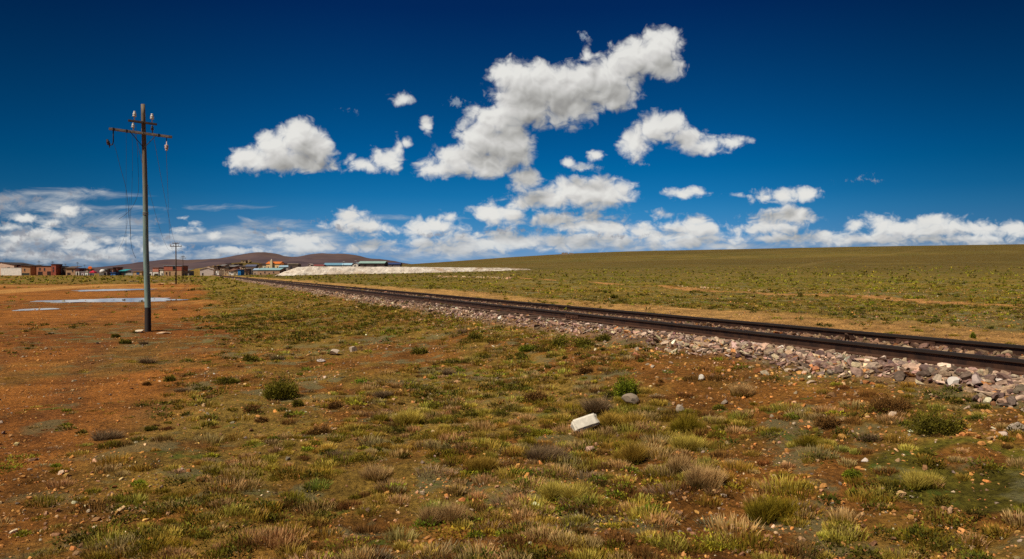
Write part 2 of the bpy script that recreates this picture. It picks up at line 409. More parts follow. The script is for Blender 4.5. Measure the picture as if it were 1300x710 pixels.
# ------------------------------------------------------------------ ground
PATH_R = pxline([(560, 351), (640, 352.5), (760, 359), (880, 367), (1000, 374), (1150, 381.5), (1300, 389.5), (1500, 398)])
ROAD_L = pxline([(-120, 378), (0, 371), (80, 365), (150, 361.5), (215, 360)])
RUTS = pxline([(-60, 560), (40, 470), (95, 430), (150, 402), (196, 384), (222, 368), (232, 361)])
TRACK_A = pxline([(700, 346), (860, 342), (1010, 339.5), (1180, 338.5), (1500, 339)])
TRACK_B = pxline([(560, 343), (700, 337), (820, 331), (960, 326)])
TRACK_C = pxline([(900, 349), (1040, 333), (1120, 324), (1170, 317)])
def zones(x, y):
    """world-space masks of what covers the ground"""
    d = dcoord(x, y); R = np.hypot(x, y)
    wob = (fbm(x, y, 7, 3, 3) - .5) * 3.2 + (fbm(x, y, 1.6, 2, 9) - .5) * 1.2
    lot = 1 - sm(-.9, .9, d + wob - .25 + .9 * sm(14, 5, R))
    farveg = sm(118, 150, R + wob * 6) * lot
    farveg = farveg * sm(.36, .52, fbm(x, y * .35, 16, 3, 21) + .12 * sm(150, 260, R))
    road = sm(3.4, 1.6, polydist(x, y, ROAD_L) + wob * .4)
    path = sm(1.15, .4, polydist(x, y, PATH_R) + wob * .16 + (fbm(x, y, 3, 2, 8) - .5) * 1.2)
    sand = sm(10.2, 10.8, d) * (1 - sm(13.8, 15.4, d + wob * .25)) * (1 - .10 * sm(.5, .65, fbm(x, y, 2.2, 3, 66)))
    bal = sm(6.5, 6.9, d + wob * .1) * (1 - sm(10.0, 10.7, d + wob * .1))
    return d, R, wob, lot, farveg, road, path, sand, bal
def lerp(a, b, t): return a + (np.asarray(b)[None, :] - a) * t[:, None]
def ground_colour(x, y):
    d, R, wob, lot, farveg, road, path, sand, bal = zones(x, y)
    n1 = fbm(x, y, 5, 4, 101); n2 = fbm(x, y, 1.1, 4, 111); n3 = fbm(x, y, 25, 3, 121)
    c = np.tile(np.array([.215, .100, .030]), (len(x), 1))                 # brown earth
    c = lerp(c, (.275, .108, .028), sm(.4, .65, n2) * .6)
    c = lerp(c, (.32, .195, .085), sm(.58, .70, n1) * .6)                     # pale dusty patches
    veg = sm(.42, .58, n2 * .6 + n1 * .4) * .8
    c = lerp(c, (.235, .175, .050), veg * (1 - lot) * sm(1, 5, R))
    mid = (1 - lot) * sm(14, 45, R) * (1 - bal)
    c = lerp(c, (.235, .175, .045), mid * .85)
    # the open grassland right of the line and the hill
    g = sm(13.4, 14.8, d + wob * .35)
    gc = np.tile(np.array([.205, .150, .036]), (len(x), 1))
    gc = lerp(gc, (.115, .105, .018), sm(.42, .6, fbm(x, y, 14, 4, 131)) * .6)
    gc = lerp(gc, (.17, .15, .075), sm(.5, .68, fbm(x, y, 4, 4, 141)) * .7 * (1 - sm(60, 160, R)))
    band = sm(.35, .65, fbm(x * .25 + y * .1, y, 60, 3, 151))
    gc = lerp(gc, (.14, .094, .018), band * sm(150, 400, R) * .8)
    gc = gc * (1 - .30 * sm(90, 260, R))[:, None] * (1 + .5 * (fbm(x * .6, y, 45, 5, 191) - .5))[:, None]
    gul = np.abs(fbm(x + y * .3, y * .35, 90, 4, 193) - .5)          # shallow gullies down the slope
    gc = lerp(gc, (.085, .058, .016), sm(.035, .0, gul) * sm(120, 260, R) * .6)
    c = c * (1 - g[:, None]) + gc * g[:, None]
    lc = np.tile(np.array([.33, .138, .040]), (len(x), 1))
    lc = lerp(lc, (.20, .078, .024), sm(.45, .68, fbm(x * .5, y * 1.3, 9, 4, 161)) * .85)
    lc = lerp(lc, (.45, .245, .095), sm(.56, .75, fbm(x * .4, y * 1.2, 13, 3, 171)) * .75 * sm(20, 40, R))
    lc = lerp(lc, (.20, .14, .05), sm(.50, .66, fbm(x, y, 2.6, 3, 181)) * .55 * (1 - sm(20, 35, R)))
    c = c * (1 - lot[:, None]) + lc * lot[:, None]
    c = lerp(c, (.19, .135, .03), farveg * .9)
    c = lerp(c, (.50, .285, .12), road * .85)
    c = lerp(c, (.46, .25, .12), path * .85)
    c = lerp(c, (.46, .285, .135), sand * .85)
    c = lerp(c, (.26, .165, .125), bal * .95)
    # wheel tracks across the lot and two old tracks up the grassland
    for off in (-.8, .8):
        q = sm(.34, .12, np.abs(polydist(x, y, RUTS) - .8) + (n2 - .5) * .25)
        c = lerp(c, (.19, .080, .035), q * .28)
    for ln, ww in ((TRACK_A, 1.6), (TRACK_B, 2.6), (TRACK_C, 3.5)):
        c = lerp(c, (.27, .19, .085), sm(ww, ww * .3, polydist(x, y, ln) + (n1 - .5) * ww) * (.5 if ln is not TRACK_C else .2))
    gx, gy, _ = onground(1228, 592)
    q = np.hypot((x - gx) / .62, (y - gy) / .72) + (n2 - .5) * .9
    q2 = np.hypot((x - gx - .12) / .30, (y - gy - .16) / .28) + (n2 - .5) * .6
    c = lerp(c, (.125, .125, .022), sm(1.1, .8, q) * sm(.75, 1.0, q2) * .9)
    wet = np.zeros(len(x))
    for (px, py, wpx) in ((150, 381.3, 152), (146, 368.3, 66), (48, 393.3, 42), (208, 356.5, 16)):
        x0, y0, z0 = onground(px, py); hx = wpx / 2 / F * y0
        wet = np.maximum(wet, sm(1.45, .95, np.hypot((x - x0) / (hx * 1.12), (y - y0) / (hx * .62)) + (n2 - .5) * .5))
    c = lerp(c, (.105, .045, .018), wet * .75)
    return np.clip(c * np.array([1.0, .89, .62]), 0, .8)
def make_ground():
    r1 = 1.6 * np.exp(np.arange(0, math.log(70 / 1.6), .0068)); r2 = r1[-1] * np.exp(np.arange(.013, math.log(9000 / r1[-1]), .013))
    r = np.concatenate([[.02, .5, 1.0], r1, r2])
    fine = np.radians(np.arange(-47, 47.01, .115)); coarse = np.radians(np.arange(50, 310.1, 4))
    az = np.concatenate([fine, coarse])
    A, Rr = np.meshgrid(az, r)
    x = (Rr * np.sin(A)).ravel(); y = (Rr * np.cos(A)).ravel()
    z = height(x, y)
    n, m = len(r), len(az)
    i, j = np.meshgrid(np.arange(n - 1), np.arange(m), indexing='ij')
    a = i * m + j; b = i * m + (j + 1) % m; c = (i + 1) * m + (j + 1) % m; dd = (i + 1) * m + j
    T = np.stack([a, dd, c, b], -1).reshape(-1, 4)
    col = ground_colour(x, y)
    m_, nt, bs = newmat('earth')
    at_ = N(nt, 'ShaderNodeAttribute', attribute_name='col').outputs['Color']
    P = N(nt, 'ShaderNodeNewGeometry').outputs['Position']
    # dry and damp soil, gravel specks, flat grey-green mats
    f1 = smooth_(nt, noise_(nt, P, 1.4, 8, .74), .3, .7, .55, 1.45)
    g = N(nt, 'ShaderNodeVectorMath', operation='SCALE'); L(nt, at_, g.inputs[0]); L(nt, f1, g.inputs['Scale'])
    f2 = smooth_(nt, noise_(nt, P, 22, 5, .7), .28, .72, .45, 1.55)
    g2 = N(nt, 'ShaderNodeVectorMath', operation='SCALE'); L(nt, g.outputs[0], g2.inputs[0]); L(nt, f2, g2.inputs['Scale'])
    c = g2.outputs[0]
    vo = N(nt, 'ShaderNodeTexVoronoi', feature='F1'); vo.inputs['Scale'].default_value = 26; L(nt, P, vo.inputs['Vector'])
    spk = smooth_(nt, vo.outputs['Distance'], .22, .14)
    rs = N(nt, 'ShaderNodeSeparateColor'); L(nt, vo.outputs['Color'], rs.inputs[0])
    pick = math_(nt, 'GREATER_THAN', rs.outputs[0], .72)
    pebc = mixc(nt, rs.outputs[1], (.42, .20, .07), (.34, .27, .20))
    c = mixc(nt, math_(nt, 'MULTIPLY', math_(nt, 'MULTIPLY', spk, pick), .75), c, pebc)
    mt = noise_(nt, P, 1.15, 5, .62)
    sepc = N(nt, 'ShaderNodeSeparateColor'); L(nt, at_, sepc.inputs[0])
    notred = smooth_(nt, sepc.outputs[0], .30, .22)
    mat_f = math_(nt, 'MULTIPLY', smooth_(nt, mt, .53, .60, 0, .75), notred)
    c = mixc(nt, mat_f, c, mixc(nt, noise_(nt, P, 9, 4, .6), (.15, .145, .065), (.23, .195, .09)))
    gm = noise_(nt, P, 2.1, 5, .6)
    c = mixc(nt, math_(nt, 'MULTIPLY', smooth_(nt, gm, .62, .67, 0, .7), notred), c, (.095, .14, .02))
    L(nt, c, bs.inputs['Base Color']); bs.inputs['Roughness'].default_value = .95; bs.inputs['Specular IOR Level'].default_value = .1
    h = math_(nt, 'MULTIPLY_ADD', noise_(nt, P, 14, 7, .7), 1.0, math_(nt, 'MULTIPLY', spk, .25))
    bn = N(nt, 'ShaderNodeBump'); bn.inputs['Strength'].default_value = 1.0; bn.inputs['Distance'].default_value = .09
    L(nt, h, bn.inputs['Height']); L(nt, bn.outputs[0], bs.inputs['Normal'])
    o = mesh_tris('ground', np.stack([x, y, z], 1), T[:, ::-1], m_, col, smooth=True)
    tag(o, kind='structure')
# ------------------------------------------------------------------ puddles
def make_puddle(px, py, wpx, hpx, label, seed, deep=0):
    x0, y0, z0 = onground(px, py)
    hx = wpx / 2 / F * y0
    ya = onground(px, py - hpx / 2)[1]; yb = onground(px, py + hpx / 2)[1]
    hy = abs(ya - yb) / 2
    n = 220; t = np.linspace(0, 2 * np.pi, n, endpoint=False)
    rr = 1 + .28 * (fbm(np.cos(t) * 3 + seed * 7, np.sin(t) * 3, .9, 4, seed) - .5) * 2 + .12 * np.sin(3 * t + seed)
    bx = x0 + np.cos(t) * rr * hx; by = y0 + np.sin(t) * rr * hy + np.cos(t) * hx * .04
    rings = [1, .8, .5, .2]
    V = []; zz = max(z0, float(height(bx, by).max())) + .006
    for k, q in enumerate(rings):
        for a, b in zip(bx, by): V.append((x0 + (a - x0) * q, y0 + (b - y0) * q, zz))
    T = []
    for k in range(len(rings) - 1):
        for i in range(n): T.append((k * n + i, k * n + (i + 1) % n, (k + 1) * n + (i + 1) % n, (k + 1) * n + i))
    V.append((x0, y0, zz)); 
    T += [((len(rings) - 1) * n + i, (len(rings) - 1) * n + (i + 1) % n, len(V) - 1, len(V) - 1) for i in range(n)]
    bm = bmesh.new(); vs = [bm.verts.new(v) for v in V]
    for f in T: bm.faces.new([vs[i] for i in dict.fromkeys(f)])
    # skirt so that the water meets the ground
    for i in range(n):
        pass
    lo = [bm.verts.new((a + (a - x0) * .01, b + (b - y0) * .01, zz - .12)) for a, b in zip(bx, by)]
    for i in range(n): bm.faces.new((vs[i], lo[i], lo[(i + 1) % n], vs[(i + 1) % n]))
    m = bpy.data.materials.get('water')
    if m is None:
        m, nt, b = newmat('water')
        b.inputs['Base Color'].default_value = (.30, .24, .19, 1); b.inputs['Roughness'].default_value = .05; b.inputs['IOR'].default_value = 1.33
        b.inputs['Specular IOR Level'].default_value = .5
        P = N(nt, 'ShaderNodeNewGeometry').outputs['Position']
        bn = N(nt, 'ShaderNodeBump'); bn.inputs['Strength'].default_value = .03; bn.inputs['Distance'].default_value = .01
        L(nt, noise_(nt, P, 6, 3), bn.inputs['Height']); L(nt, bn.outputs[0], b.inputs['Normal'])
    o = bmobj('puddle', bm, m); tag(o, label, 'puddle', 'rain puddles on the dirt lot')
# ------------------------------------------------------------------ mountains
def make_mountains():
    sil = [(60, 347), (95, 343.5), (130, 340), (165, 335), (200, 330.3), (215, 328.8), (240, 329.8), (280, 327.8), (300, 324), (318, 320.8), (332, 319.6), (345, 321.3),
           (360, 325), (375, 326.3), (390, 323.4), (405, 321), (420, 322), (435, 321.5), (455, 324), (468, 328), (485, 329), (500, 331), (515, 334), (530, 337), (600, 341), (700, 347)]
    sx = np.array([p[0] for p in sil], float); sy = np.array([p[1] for p in sil], float)
    px = np.linspace(60, 700, 420); D = 4200.
    top = np.interp(px, sx, sy); top = np.convolve(np.pad(top, 4, 'edge'), np.ones(9) / 9, 'valid')
    top = top + (fbm(px, px * 0, 9, 4, 3) - .5) * .7
    rows = np.linspace(-1, 1, 61)
    V = []; 
    H = (347 - top) / F * D
    for q in rows:
        Y = D + q * 1500
        prof = (1 - abs(q)) ** 1.25 if q < 0 else 1 - q ** 1.5
        X = (px - CX) / F * D
        rid = (fbm(X, np.full_like(X, Y), 260, 5, 17) - .5)
        z = H * np.clip(prof + rid * .9 * min(1, abs(q) * 4) * (1 - abs(q)) * .9, -.05, 1) + .5
        V.append(np.stack([X * (1 + q * .12), np.full_like(X, Y), z], 1))
    V = np.concatenate(V); n = len(px)
    i, j = np.meshgrid(np.arange(len(rows) - 1), np.arange(n - 1), indexing='ij')
    T = np.stack([i * n + j, i * n + j + 1, (i + 1) * n + j + 1, (i + 1) * n + j], -1).reshape(-1, 4)
    m, nt, b = newmat('mountain_slope')
    P = N(nt, 'ShaderNodeNewGeometry').outputs['Position']
    f = noise_(nt, vmath(nt, 'MULTIPLY', P, (.004, .004, .02)), 1.0, 7, .62)
    c = mixc(nt, smooth_(nt, f, .35, .65), (.070, .052, .062), (.105, .074, .078))
    f2 = noise_(nt, vmath(nt, 'MULTIPLY', P, (.0015, .0015, .004)), 1.0, 3, .5)
    c = mixc(nt, smooth_(nt, f2, .5, .62, 0, .35), c, (.16, .10, .07))
    L(nt, c, b.inputs['Base Color']); b.inputs['Roughness'].default_value = 1; b.inputs['Specular IOR Level'].default_value = 0
    tag(mesh_tris('mountain', V, T, m, smooth=True), kind='structure')
# ------------------------------------------------------------------ pale spoil bank
def make_bank():
    # runs from beside the line (left) out over the grassland (right), level top, loose face to the front
    n = 420; px = np.linspace(338, 700, n); Y = np.interp(px, [338, 380, 520, 672, 700], [250, 256, 280, 312, 318])
    X = (px - CX) / F * Y
    tp = np.interp(px, [338, 345, 356, 372, 390, 520, 640, 668, 680, 700], [350.5, 349, 344.5, 339.4, 338.3, 339.0, 340.2, 341.0, 343.2, 347.5])
    tp = tp + (fbm(px, px * 0, 6, 3, 5) - .5) * .5
    base = height(X, Y, False)
    H = np.maximum(EYE + (347 - tp) / F * (Y + 5) - base, .0)
    qs = np.array([0, .06, .15, .25, .35, .45, .55, .65, .75, .85, .93, 1, 1.2, 1.8, 2.6, 3.2, 3.6])
    V = []
    for q in qs:
        hh = np.where(q <= 1, q ** .85, 1.0) if q <= 2.6 else max(0, 1 - (q - 2.6))
        xo, yo = X, Y + 5.5 * q
        bump = (fbm(xo, np.full_like(xo, q * 6.), 2.2, 4, 15) - .5) * 1.3 * (1 if .02 < q < 1 else .1)
        V.append(np.stack([xo, yo - bump * .8, base - .35 + (H + .35) * hh + bump * .25 * np.minimum(H, 1)], 1))
    V = np.concatenate(V)
    i, j = np.meshgrid(np.arange(len(qs) - 1), np.arange(n - 1), indexing='ij')
    T = np.stack([i * n + j, i * n + j + 1, (i + 1) * n + j + 1, (i + 1) * n + j], -1).reshape(-1, 4)
    m, nt, b = newmat('pale_rubble')
    P = N(nt, 'ShaderNodeNewGeometry').outputs['Position']
    f = noise_(nt, vmath(nt, 'MULTIPLY', P, (.5, .3, .9)), 1.0, 6, .7)
    c = mixc(nt, smooth_(nt, f, .3, .7), (.52, .43, .34), (.82, .74, .64))
    f3 = noise_(nt, vmath(nt, 'MULTIPLY', P, (.05, .1, .3)), 1.0, 3, .5)
    c = mixc(nt, smooth_(nt, f3, .55, .7, 0, .7), c, (.42, .26, .13))
    nz = N(nt, 'ShaderNodeSeparateXYZ'); L(nt, N(nt, 'ShaderNodeNewGeometry').outputs['True Normal'], nz.inputs[0])
    c = mixc(nt, smooth_(nt, nz.outputs[2], .93, .985), c, (.17, .11, .05))      # earth and weeds on the flat top
    L(nt, c, b.inputs['Base Color']); b.inputs['Roughness'].default_value = .95
    bn = N(nt, 'ShaderNodeBump'); bn.inputs['Strength'].default_value = 1; bn.inputs['Distance'].default_value = .6
    L(nt, f, bn.inputs['Height']); L(nt, bn.outputs[0], b.inputs['Normal'])
    tag(mesh_tris('spoil_bank', V, T, m, smooth=True), kind='structure')
# ------------------------------------------------------------------ stones
def rock_templates(n, sub, seed, jag=.5, cuts=9, lo=.35, hi=.8):
    out = []; r = np.random.default_rng(seed)
    for k in range(n):
        bm = bmesh.new(); bmesh.ops.create_icosphere(bm, subdivisions=sub, radius=1)
        P = np.array([v.co[:] for v in bm.verts]); Tt = np.array([[v.index for v in f.verts] for f in bm.faces]); bm.free()
        # cut by a few random planes: facetted broken stone
        for q in range(cuts):
            nrm = r.normal(size=3); nrm /= np.linalg.norm(nrm); off = r.uniform(lo, hi)
            dd = P @ nrm - off; P = P - np.clip(dd, 0, None)[:, None] * nrm[None, :]
        P *= (1 + r.normal(0, .05, size=(len(P), 1)) * jag)
        out.append((P, Tt))
    return out
def scatter_rocks(name, pos, size, cols, mat, tmpl, flat=(.5, .9), sink=.25, seed=0, stretch=1.3):
    r = np.random.default_rng(seed); n = len(pos)
    Vs = []; Ts = []; Cs = []; off = 0
    which = r.integers(0, len(tmpl), n)
    for k, (P, T) in enumerate(tmpl):
        idx = np.where(which == k)[0]; m = len(idx)
        if not m: continue
        s = size[idx]
        sc = np.stack([s * r.uniform(.8, stretch, m), s * r.uniform(.55, 1.0, m), s * r.uniform(flat[0], flat[1], m)], 1)
        a = r.uniform(0, 2 * np.pi, m); tx = r.normal(0, .35, m); ty = r.normal(0, .35, m)
        V = P[None] * sc[:, None, :]
        y_, z_ = V[..., 1] * np.cos(tx)[:, None] - V[..., 2] * np.sin(tx)[:, None], V[..., 1] * np.sin(tx)[:, None] + V[..., 2] * np.cos(tx)[:, None]
        x_ = V[..., 0]
        x2 = x_ * np.cos(ty)[:, None] + z_ * np.sin(ty)[:, None]; z2 = -x_ * np.sin(ty)[:, None] + z_ * np.cos(ty)[:, None]
        x3 = x2 * np.cos(a)[:, None] - y_ * np.sin(a)[:, None]; y3 = x2 * np.sin(a)[:, None] + y_ * np.cos(a)[:, None]
        V = np.stack([x3, y3, z2], -1) + pos[idx][:, None, :]
        V[..., 2] += (sc[:, 2] * (1 - 2 * sink))[:, None] * .6
        Vs.append(V.reshape(-1, 3)); nv = len(P)
        Ts.append((T[None] + (np.arange(m) * nv)[:, None, None]).reshape(-1, 3) + off); off += m * nv
        Cs.append(np.repeat(cols[idx], nv, 0))
    data = (np.concatenate(Vs), np.concatenate(Ts), np.concatenate(Cs))
    if name is None: return data
    return mesh_tris(name, data[0], data[1], mat, data[2])
def pick_cols(r, n, pal, w, var=.2):
    pal = np.array(pal); c = pal[r.choice(len(pal), n, p=np.array(w) / sum(w))]
    return np.clip(c * np.exp(r.normal(0, var, (n, 1))) * (1 + r.normal(0, .06, (n, 3))), 0, .8)
def make_ballast():
    r = np.random.default_rng(11); mat = attrmat('broken_stone', .85, 0, 40, .3)
    n = 120000
    s = -4 + r.random(n * 2) ** 2.3 * 175; d = r.uniform(5.9, 10.7, n * 2)
    ragged = (vnoise(s / 1.3, d * 0, 4) - .5) * .7
    dens = sm(6.5, 7.1, d + ragged * .6) * (1 - sm(10.2, 10.7, d + ragged * .5))
    dens *= np.where((d > 7.75) & (d < 9.1), .8, 1) * np.where(d > 9.3, .35, 1) * np.where((d < 7.5) | (d > 9.3), 1, .8)
    keep = (r.random(n * 2) < dens); s, d = s[keep][:n], d[keep][:n]
    x, y = sd(s, d); z = height(x, y)
    size = np.exp(r.normal(math.log(.0215), .5, len(s))) * (1 + .95 * sm(15, 4, s)) * (1 - .25 * sm(6.9, 6.4, d)) * np.where(d > 7.75, .70, 1)
    size = np.clip(size * 1.1, .012, .088)
    size = np.where(np.abs(d - 7.68) < .24, np.minimum(size, .035), size); size = np.where(np.abs(d - 9.18) < .24, np.minimum(size, .035), size)
    cols = pick_cols(r, len(s), [(.35, .225, .155), (.42, .30, .20), (.25, .165, .13), (.56, .43, .31), (.42, .20, .07), (.15, .095, .075), (.60, .52, .42)], [5, 4.5, 4, 1.4, 1.0, 4, .2], .26)
    cols = np.where(((d > 7.7) & (d < 9.2))[:, None], cols * np.array([.62, .55, .48]), cols)
    far = s > 13
    t2 = rock_templates(14, 2, 1, .15, 8, .22, .6); t1 = rock_templates(10, 1, 2, .3, 6, .3, .6)
    pos = np.stack([x, y, z], 1)
    # the near heap in detail, the far one coarser, one mass of stone
    V, T, Cc = cat([scatter_rocks(None, pos[~far], size[~far], cols[~far], mat, t2, (.4, .8), .12, 5, 1.75),
                    scatter_rocks(None, pos[far], size[far] * 1.15, cols[far], mat, t1, (.4, .8), .12, 6, 1.75)])
    o = mesh_tris('ballast_gravel', V, T, mat, Cc)
    tag(o, kind='stuff')
def wedge(r, n, R0, R1, pw=1.0, az0=-37.5, az1=37.5):
    R = (R0 ** (2 - pw) + r.random(n) * (R1 ** (2 - pw) - R0 ** (2 - pw))) ** (1 / (2 - pw))
    a = np.radians(r.uniform(az0, az1, n)); return R * np.sin(a), R * np.cos(a), R
def make_pebbles():
    r = np.random.default_rng(21); mat = attrmat('pebble', .85, 0, 90, .3)
    x, y, R = wedge(r, 115000, 2.0, 55, 1.5, -48, 48)
    d, R, wob, lot, farveg, road, path, sand, bal = zones(x, y)
    cl = fbm(x, y, 1.0, 3, 303)
    dens = np.clip(.25 + .9 * sm(.42, .7, cl) + .4 * sm(4.5, 6.5, d) * (d < 7), 0, 1) * (1 - bal) * (1 - .75 * sand) * (1 - .6 * lot * sm(15, 30, R))
    k = r.random(len(x)) < dens; x, y, R, lot, d = x[k], y[k], R[k], lot[k], d[k]
    size = np.clip(np.exp(r.normal(math.log(.0095), .55, len(x))), .004, .036) * (1 + R / 40)
    size = size * (1 + .5 * sm(4.5, 6.4, d) * (d < 7))
    cols = pick_cols(r, len(x), [(.40, .17, .045), (.48, .24, .07), (.40, .24, .12), (.55, .42, .27), (.22, .11, .05), (.26, .19, .13)], [6, 3.5, 3.5, .7, 3, 1.5], .3)
    o = scatter_rocks('gravel', np.stack([x, y, height(x, y)], 1), size, cols, mat, rock_templates(8, 1, 3), (.4, .8), .3, 8)
    tag(o, kind='stuff')
# ------------------------------------------------------------------ plants
def blades(cx, cy, cz, rad, h, nb, w, cb, ct, r, spread=.9, curve=.35, segs=2, up=1.0):
    """cx.. per tuft arrays; nb blades each; cb, ct base and tip colours (n,3)"""
    n = len(cx); i = np.repeat(np.arange(n), nb) if np.isscalar(nb) else np.repeat(np.arange(n), nb)
    m = len(i); a = r.uniform(0, 2 * np.pi, m); q = np.sqrt(r.random(m))
    ox, oy = np.cos(a) * q, np.sin(a) * q
    bx = cx[i] + ox * rad[i] * .8; by = cy[i] + oy * rad[i] * .8
    lean = q * spread + r.normal(0, .12, m)
    hh = h[i] * (1 - .35 * q ** 2) * r.uniform(.7, 1.15, m)
    a2 = a + r.normal(0, .5, m)
    lx, ly = np.cos(a2) * lean, np.sin(a2) * lean
    wa = r.uniform(0, 2 * np.pi, m); wx, wy = np.cos(wa) * w[i] * .5, np.sin(wa) * w[i] * .5
    z0 = cz[i] - .01
    col_b = cb[i] * np.exp(r.normal(0, .16, (m, 1))); col_t = ct[i] * np.exp(r.normal(0, .22, (m, 1)))
    if segs == 1:
        V = np.stack([np.stack([bx - wx, by - wy, z0], 1), np.stack([bx + wx, by + wy, z0], 1),
                      np.stack([bx + lx * hh, by + ly * hh, z0 + hh * up], 1)], 1)
        Cc = np.stack([col_b, col_b, col_t], 1); T = np.arange(m * 3).reshape(m, 3)
    else:
        mx, my, mz = bx + lx * hh * .42, by + ly * hh * .42, z0 + hh * .55 * up
        V = np.stack([np.stack([bx - wx, by - wy, z0], 1), np.stack([bx + wx, by + wy, z0], 1),
                      np.stack([mx - wx * .8, my - wy * .8, mz], 1), np.stack([mx + wx * .8, my + wy * .8, mz], 1),
                      np.stack([bx + lx * hh * (1 + curve * .3), by + ly * hh * (1 + curve * .3), z0 + hh * up], 1)], 1)
        cm = col_b * .5 + col_t * .5
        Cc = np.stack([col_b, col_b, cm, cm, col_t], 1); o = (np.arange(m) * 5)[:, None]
        T = np.concatenate([o + np.array([[0, 1, 3]]), o + np.array([[0, 3, 2]]), o + np.array([[2, 3, 4]])], 1).reshape(-1, 3)
    return V.reshape(-1, 3), T, Cc.reshape(-1, 3)
def leaves(cx, cy, cz, rad, h, nb, size, cb, ct, r, fill=.55):
    """small leaves through a low dome"""
    n = len(cx); i = np.repeat(np.arange(n), nb); m = len(i)
    v = r.normal(size=(m, 3)); v[:, 2] = np.abs(v[:, 2]); v /= np.linalg.norm(v, axis=1)[:, None]
    q = (fill + (1 - fill) * r.random(m)) * (1 + .45 * (vnoise(v[:, 0] * 3 + i * 3.1, v[:, 1] * 3 + v[:, 2] * 2) - .5) * 2)
    p = v * q[:, None]
    bx = cx[i] + p[:, 0] * rad[i]; by = cy[i] + p[:, 1] * rad[i]; bz = cz[i] + p[:, 2] * h[i] - .005
    dr = v + r.normal(0, .45, (m, 3)); dr[:, 2] += .35; dr /= np.linalg.norm(dr, axis=1)[:, None]
    sd_ = np.cross(dr, r.normal(size=(m, 3))); sd_ /= np.linalg.norm(sd_, axis=1)[:, None]
    s = size[i] * r.uniform(.6, 1.4, m)
    B = np.stack([bx, by, bz], 1)
    V = np.stack([B - sd_ * (s * .3)[:, None], B + sd_ * (s * .3)[:, None], B + dr * s[:, None]], 1)
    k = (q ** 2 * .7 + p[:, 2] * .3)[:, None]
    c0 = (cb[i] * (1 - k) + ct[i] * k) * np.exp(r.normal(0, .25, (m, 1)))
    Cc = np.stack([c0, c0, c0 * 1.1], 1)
    return V.reshape(-1, 3), np.arange(m * 3).reshape(m, 3), Cc.reshape(-1, 3)
def cat(parts):
    V = []; T = []; Cc = []; o = 0
    for v, t, c in parts:
        V.append(v); T.append(t + o); Cc.append(c); o += len(v)
    return np.concatenate(V), np.concatenate(T), np.clip(np.concatenate(Cc), 0, .9)
SP = {   # species: base colour, tip colour
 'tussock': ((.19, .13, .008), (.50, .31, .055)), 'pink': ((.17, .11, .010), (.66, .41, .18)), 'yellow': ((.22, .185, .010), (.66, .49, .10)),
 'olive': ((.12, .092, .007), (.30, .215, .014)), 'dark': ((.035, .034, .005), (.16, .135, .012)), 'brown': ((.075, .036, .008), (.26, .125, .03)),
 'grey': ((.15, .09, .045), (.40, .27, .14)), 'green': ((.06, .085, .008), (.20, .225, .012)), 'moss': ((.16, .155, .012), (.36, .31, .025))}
def arr(c, n): return np.tile(np.array(c), (n, 1))
PLANTMAT = None
def veg_density(x, y):
    d, R, wob, lot, farveg, road, path, sand, bal = zones(x, y)
    big = fbm(x, y, 4.5, 3, 401)
    pat = big * .45 + .55 * fbm(x, y, 1.0, 3, 407)
    v = sm(.36, .54, pat + .09 * sm(10, 24, R) * (1 - .6 * sm(2, 6, x)) - .05 * np.exp(-((x - 3) / 3) ** 2 - ((y - 8) / 5) ** 2)) * .95 + .04
    # barer ground in front of the line on the right, and by the left of the foreground
    bare = np.clip(np.exp(-((x - 4.6) / 3.8) ** 2 - ((y - 10.3) / 4.6) ** 2) * 1.25, 0, .93)
    bare = np.maximum(bare, .85 * sm(-1.6, -3.0, x + .2 * (8 - y) ) * (R < 18))
    v = np.maximum(v, .85 * sm(-.6, 1.0, d) * (1 - sm(4.5, 6, d)) * sm(11, 17, R) * sm(.36, .48, pat + .05))
    v = v * (1 - .28 * sm(1.0, 3.0, x) * (R < 14))
    v = v * (1 - bare) * (1 - .35 * sm(6, 14, R) * (1 - sm(14, 30, R)))
    v = v * (1 - lot) + lot * .10 * sm(.5, .62, fbm(x, y, 2.2, 3, 411)) 
    v = v * (1 - bal * .96) * (1 - sand * .985) * (1 - path * .9) * (1 - road)
    v = np.where(d > 14, v * .5 + .05, v)
    gx, gy, _ = onground(1228, 592); v = v * (1 - .55 * sm(1.1, .7, np.hypot((x - gx) / .62, (y - gy) / .72)))
    v = np.maximum(v, farveg * .8)
    return v, d, lot
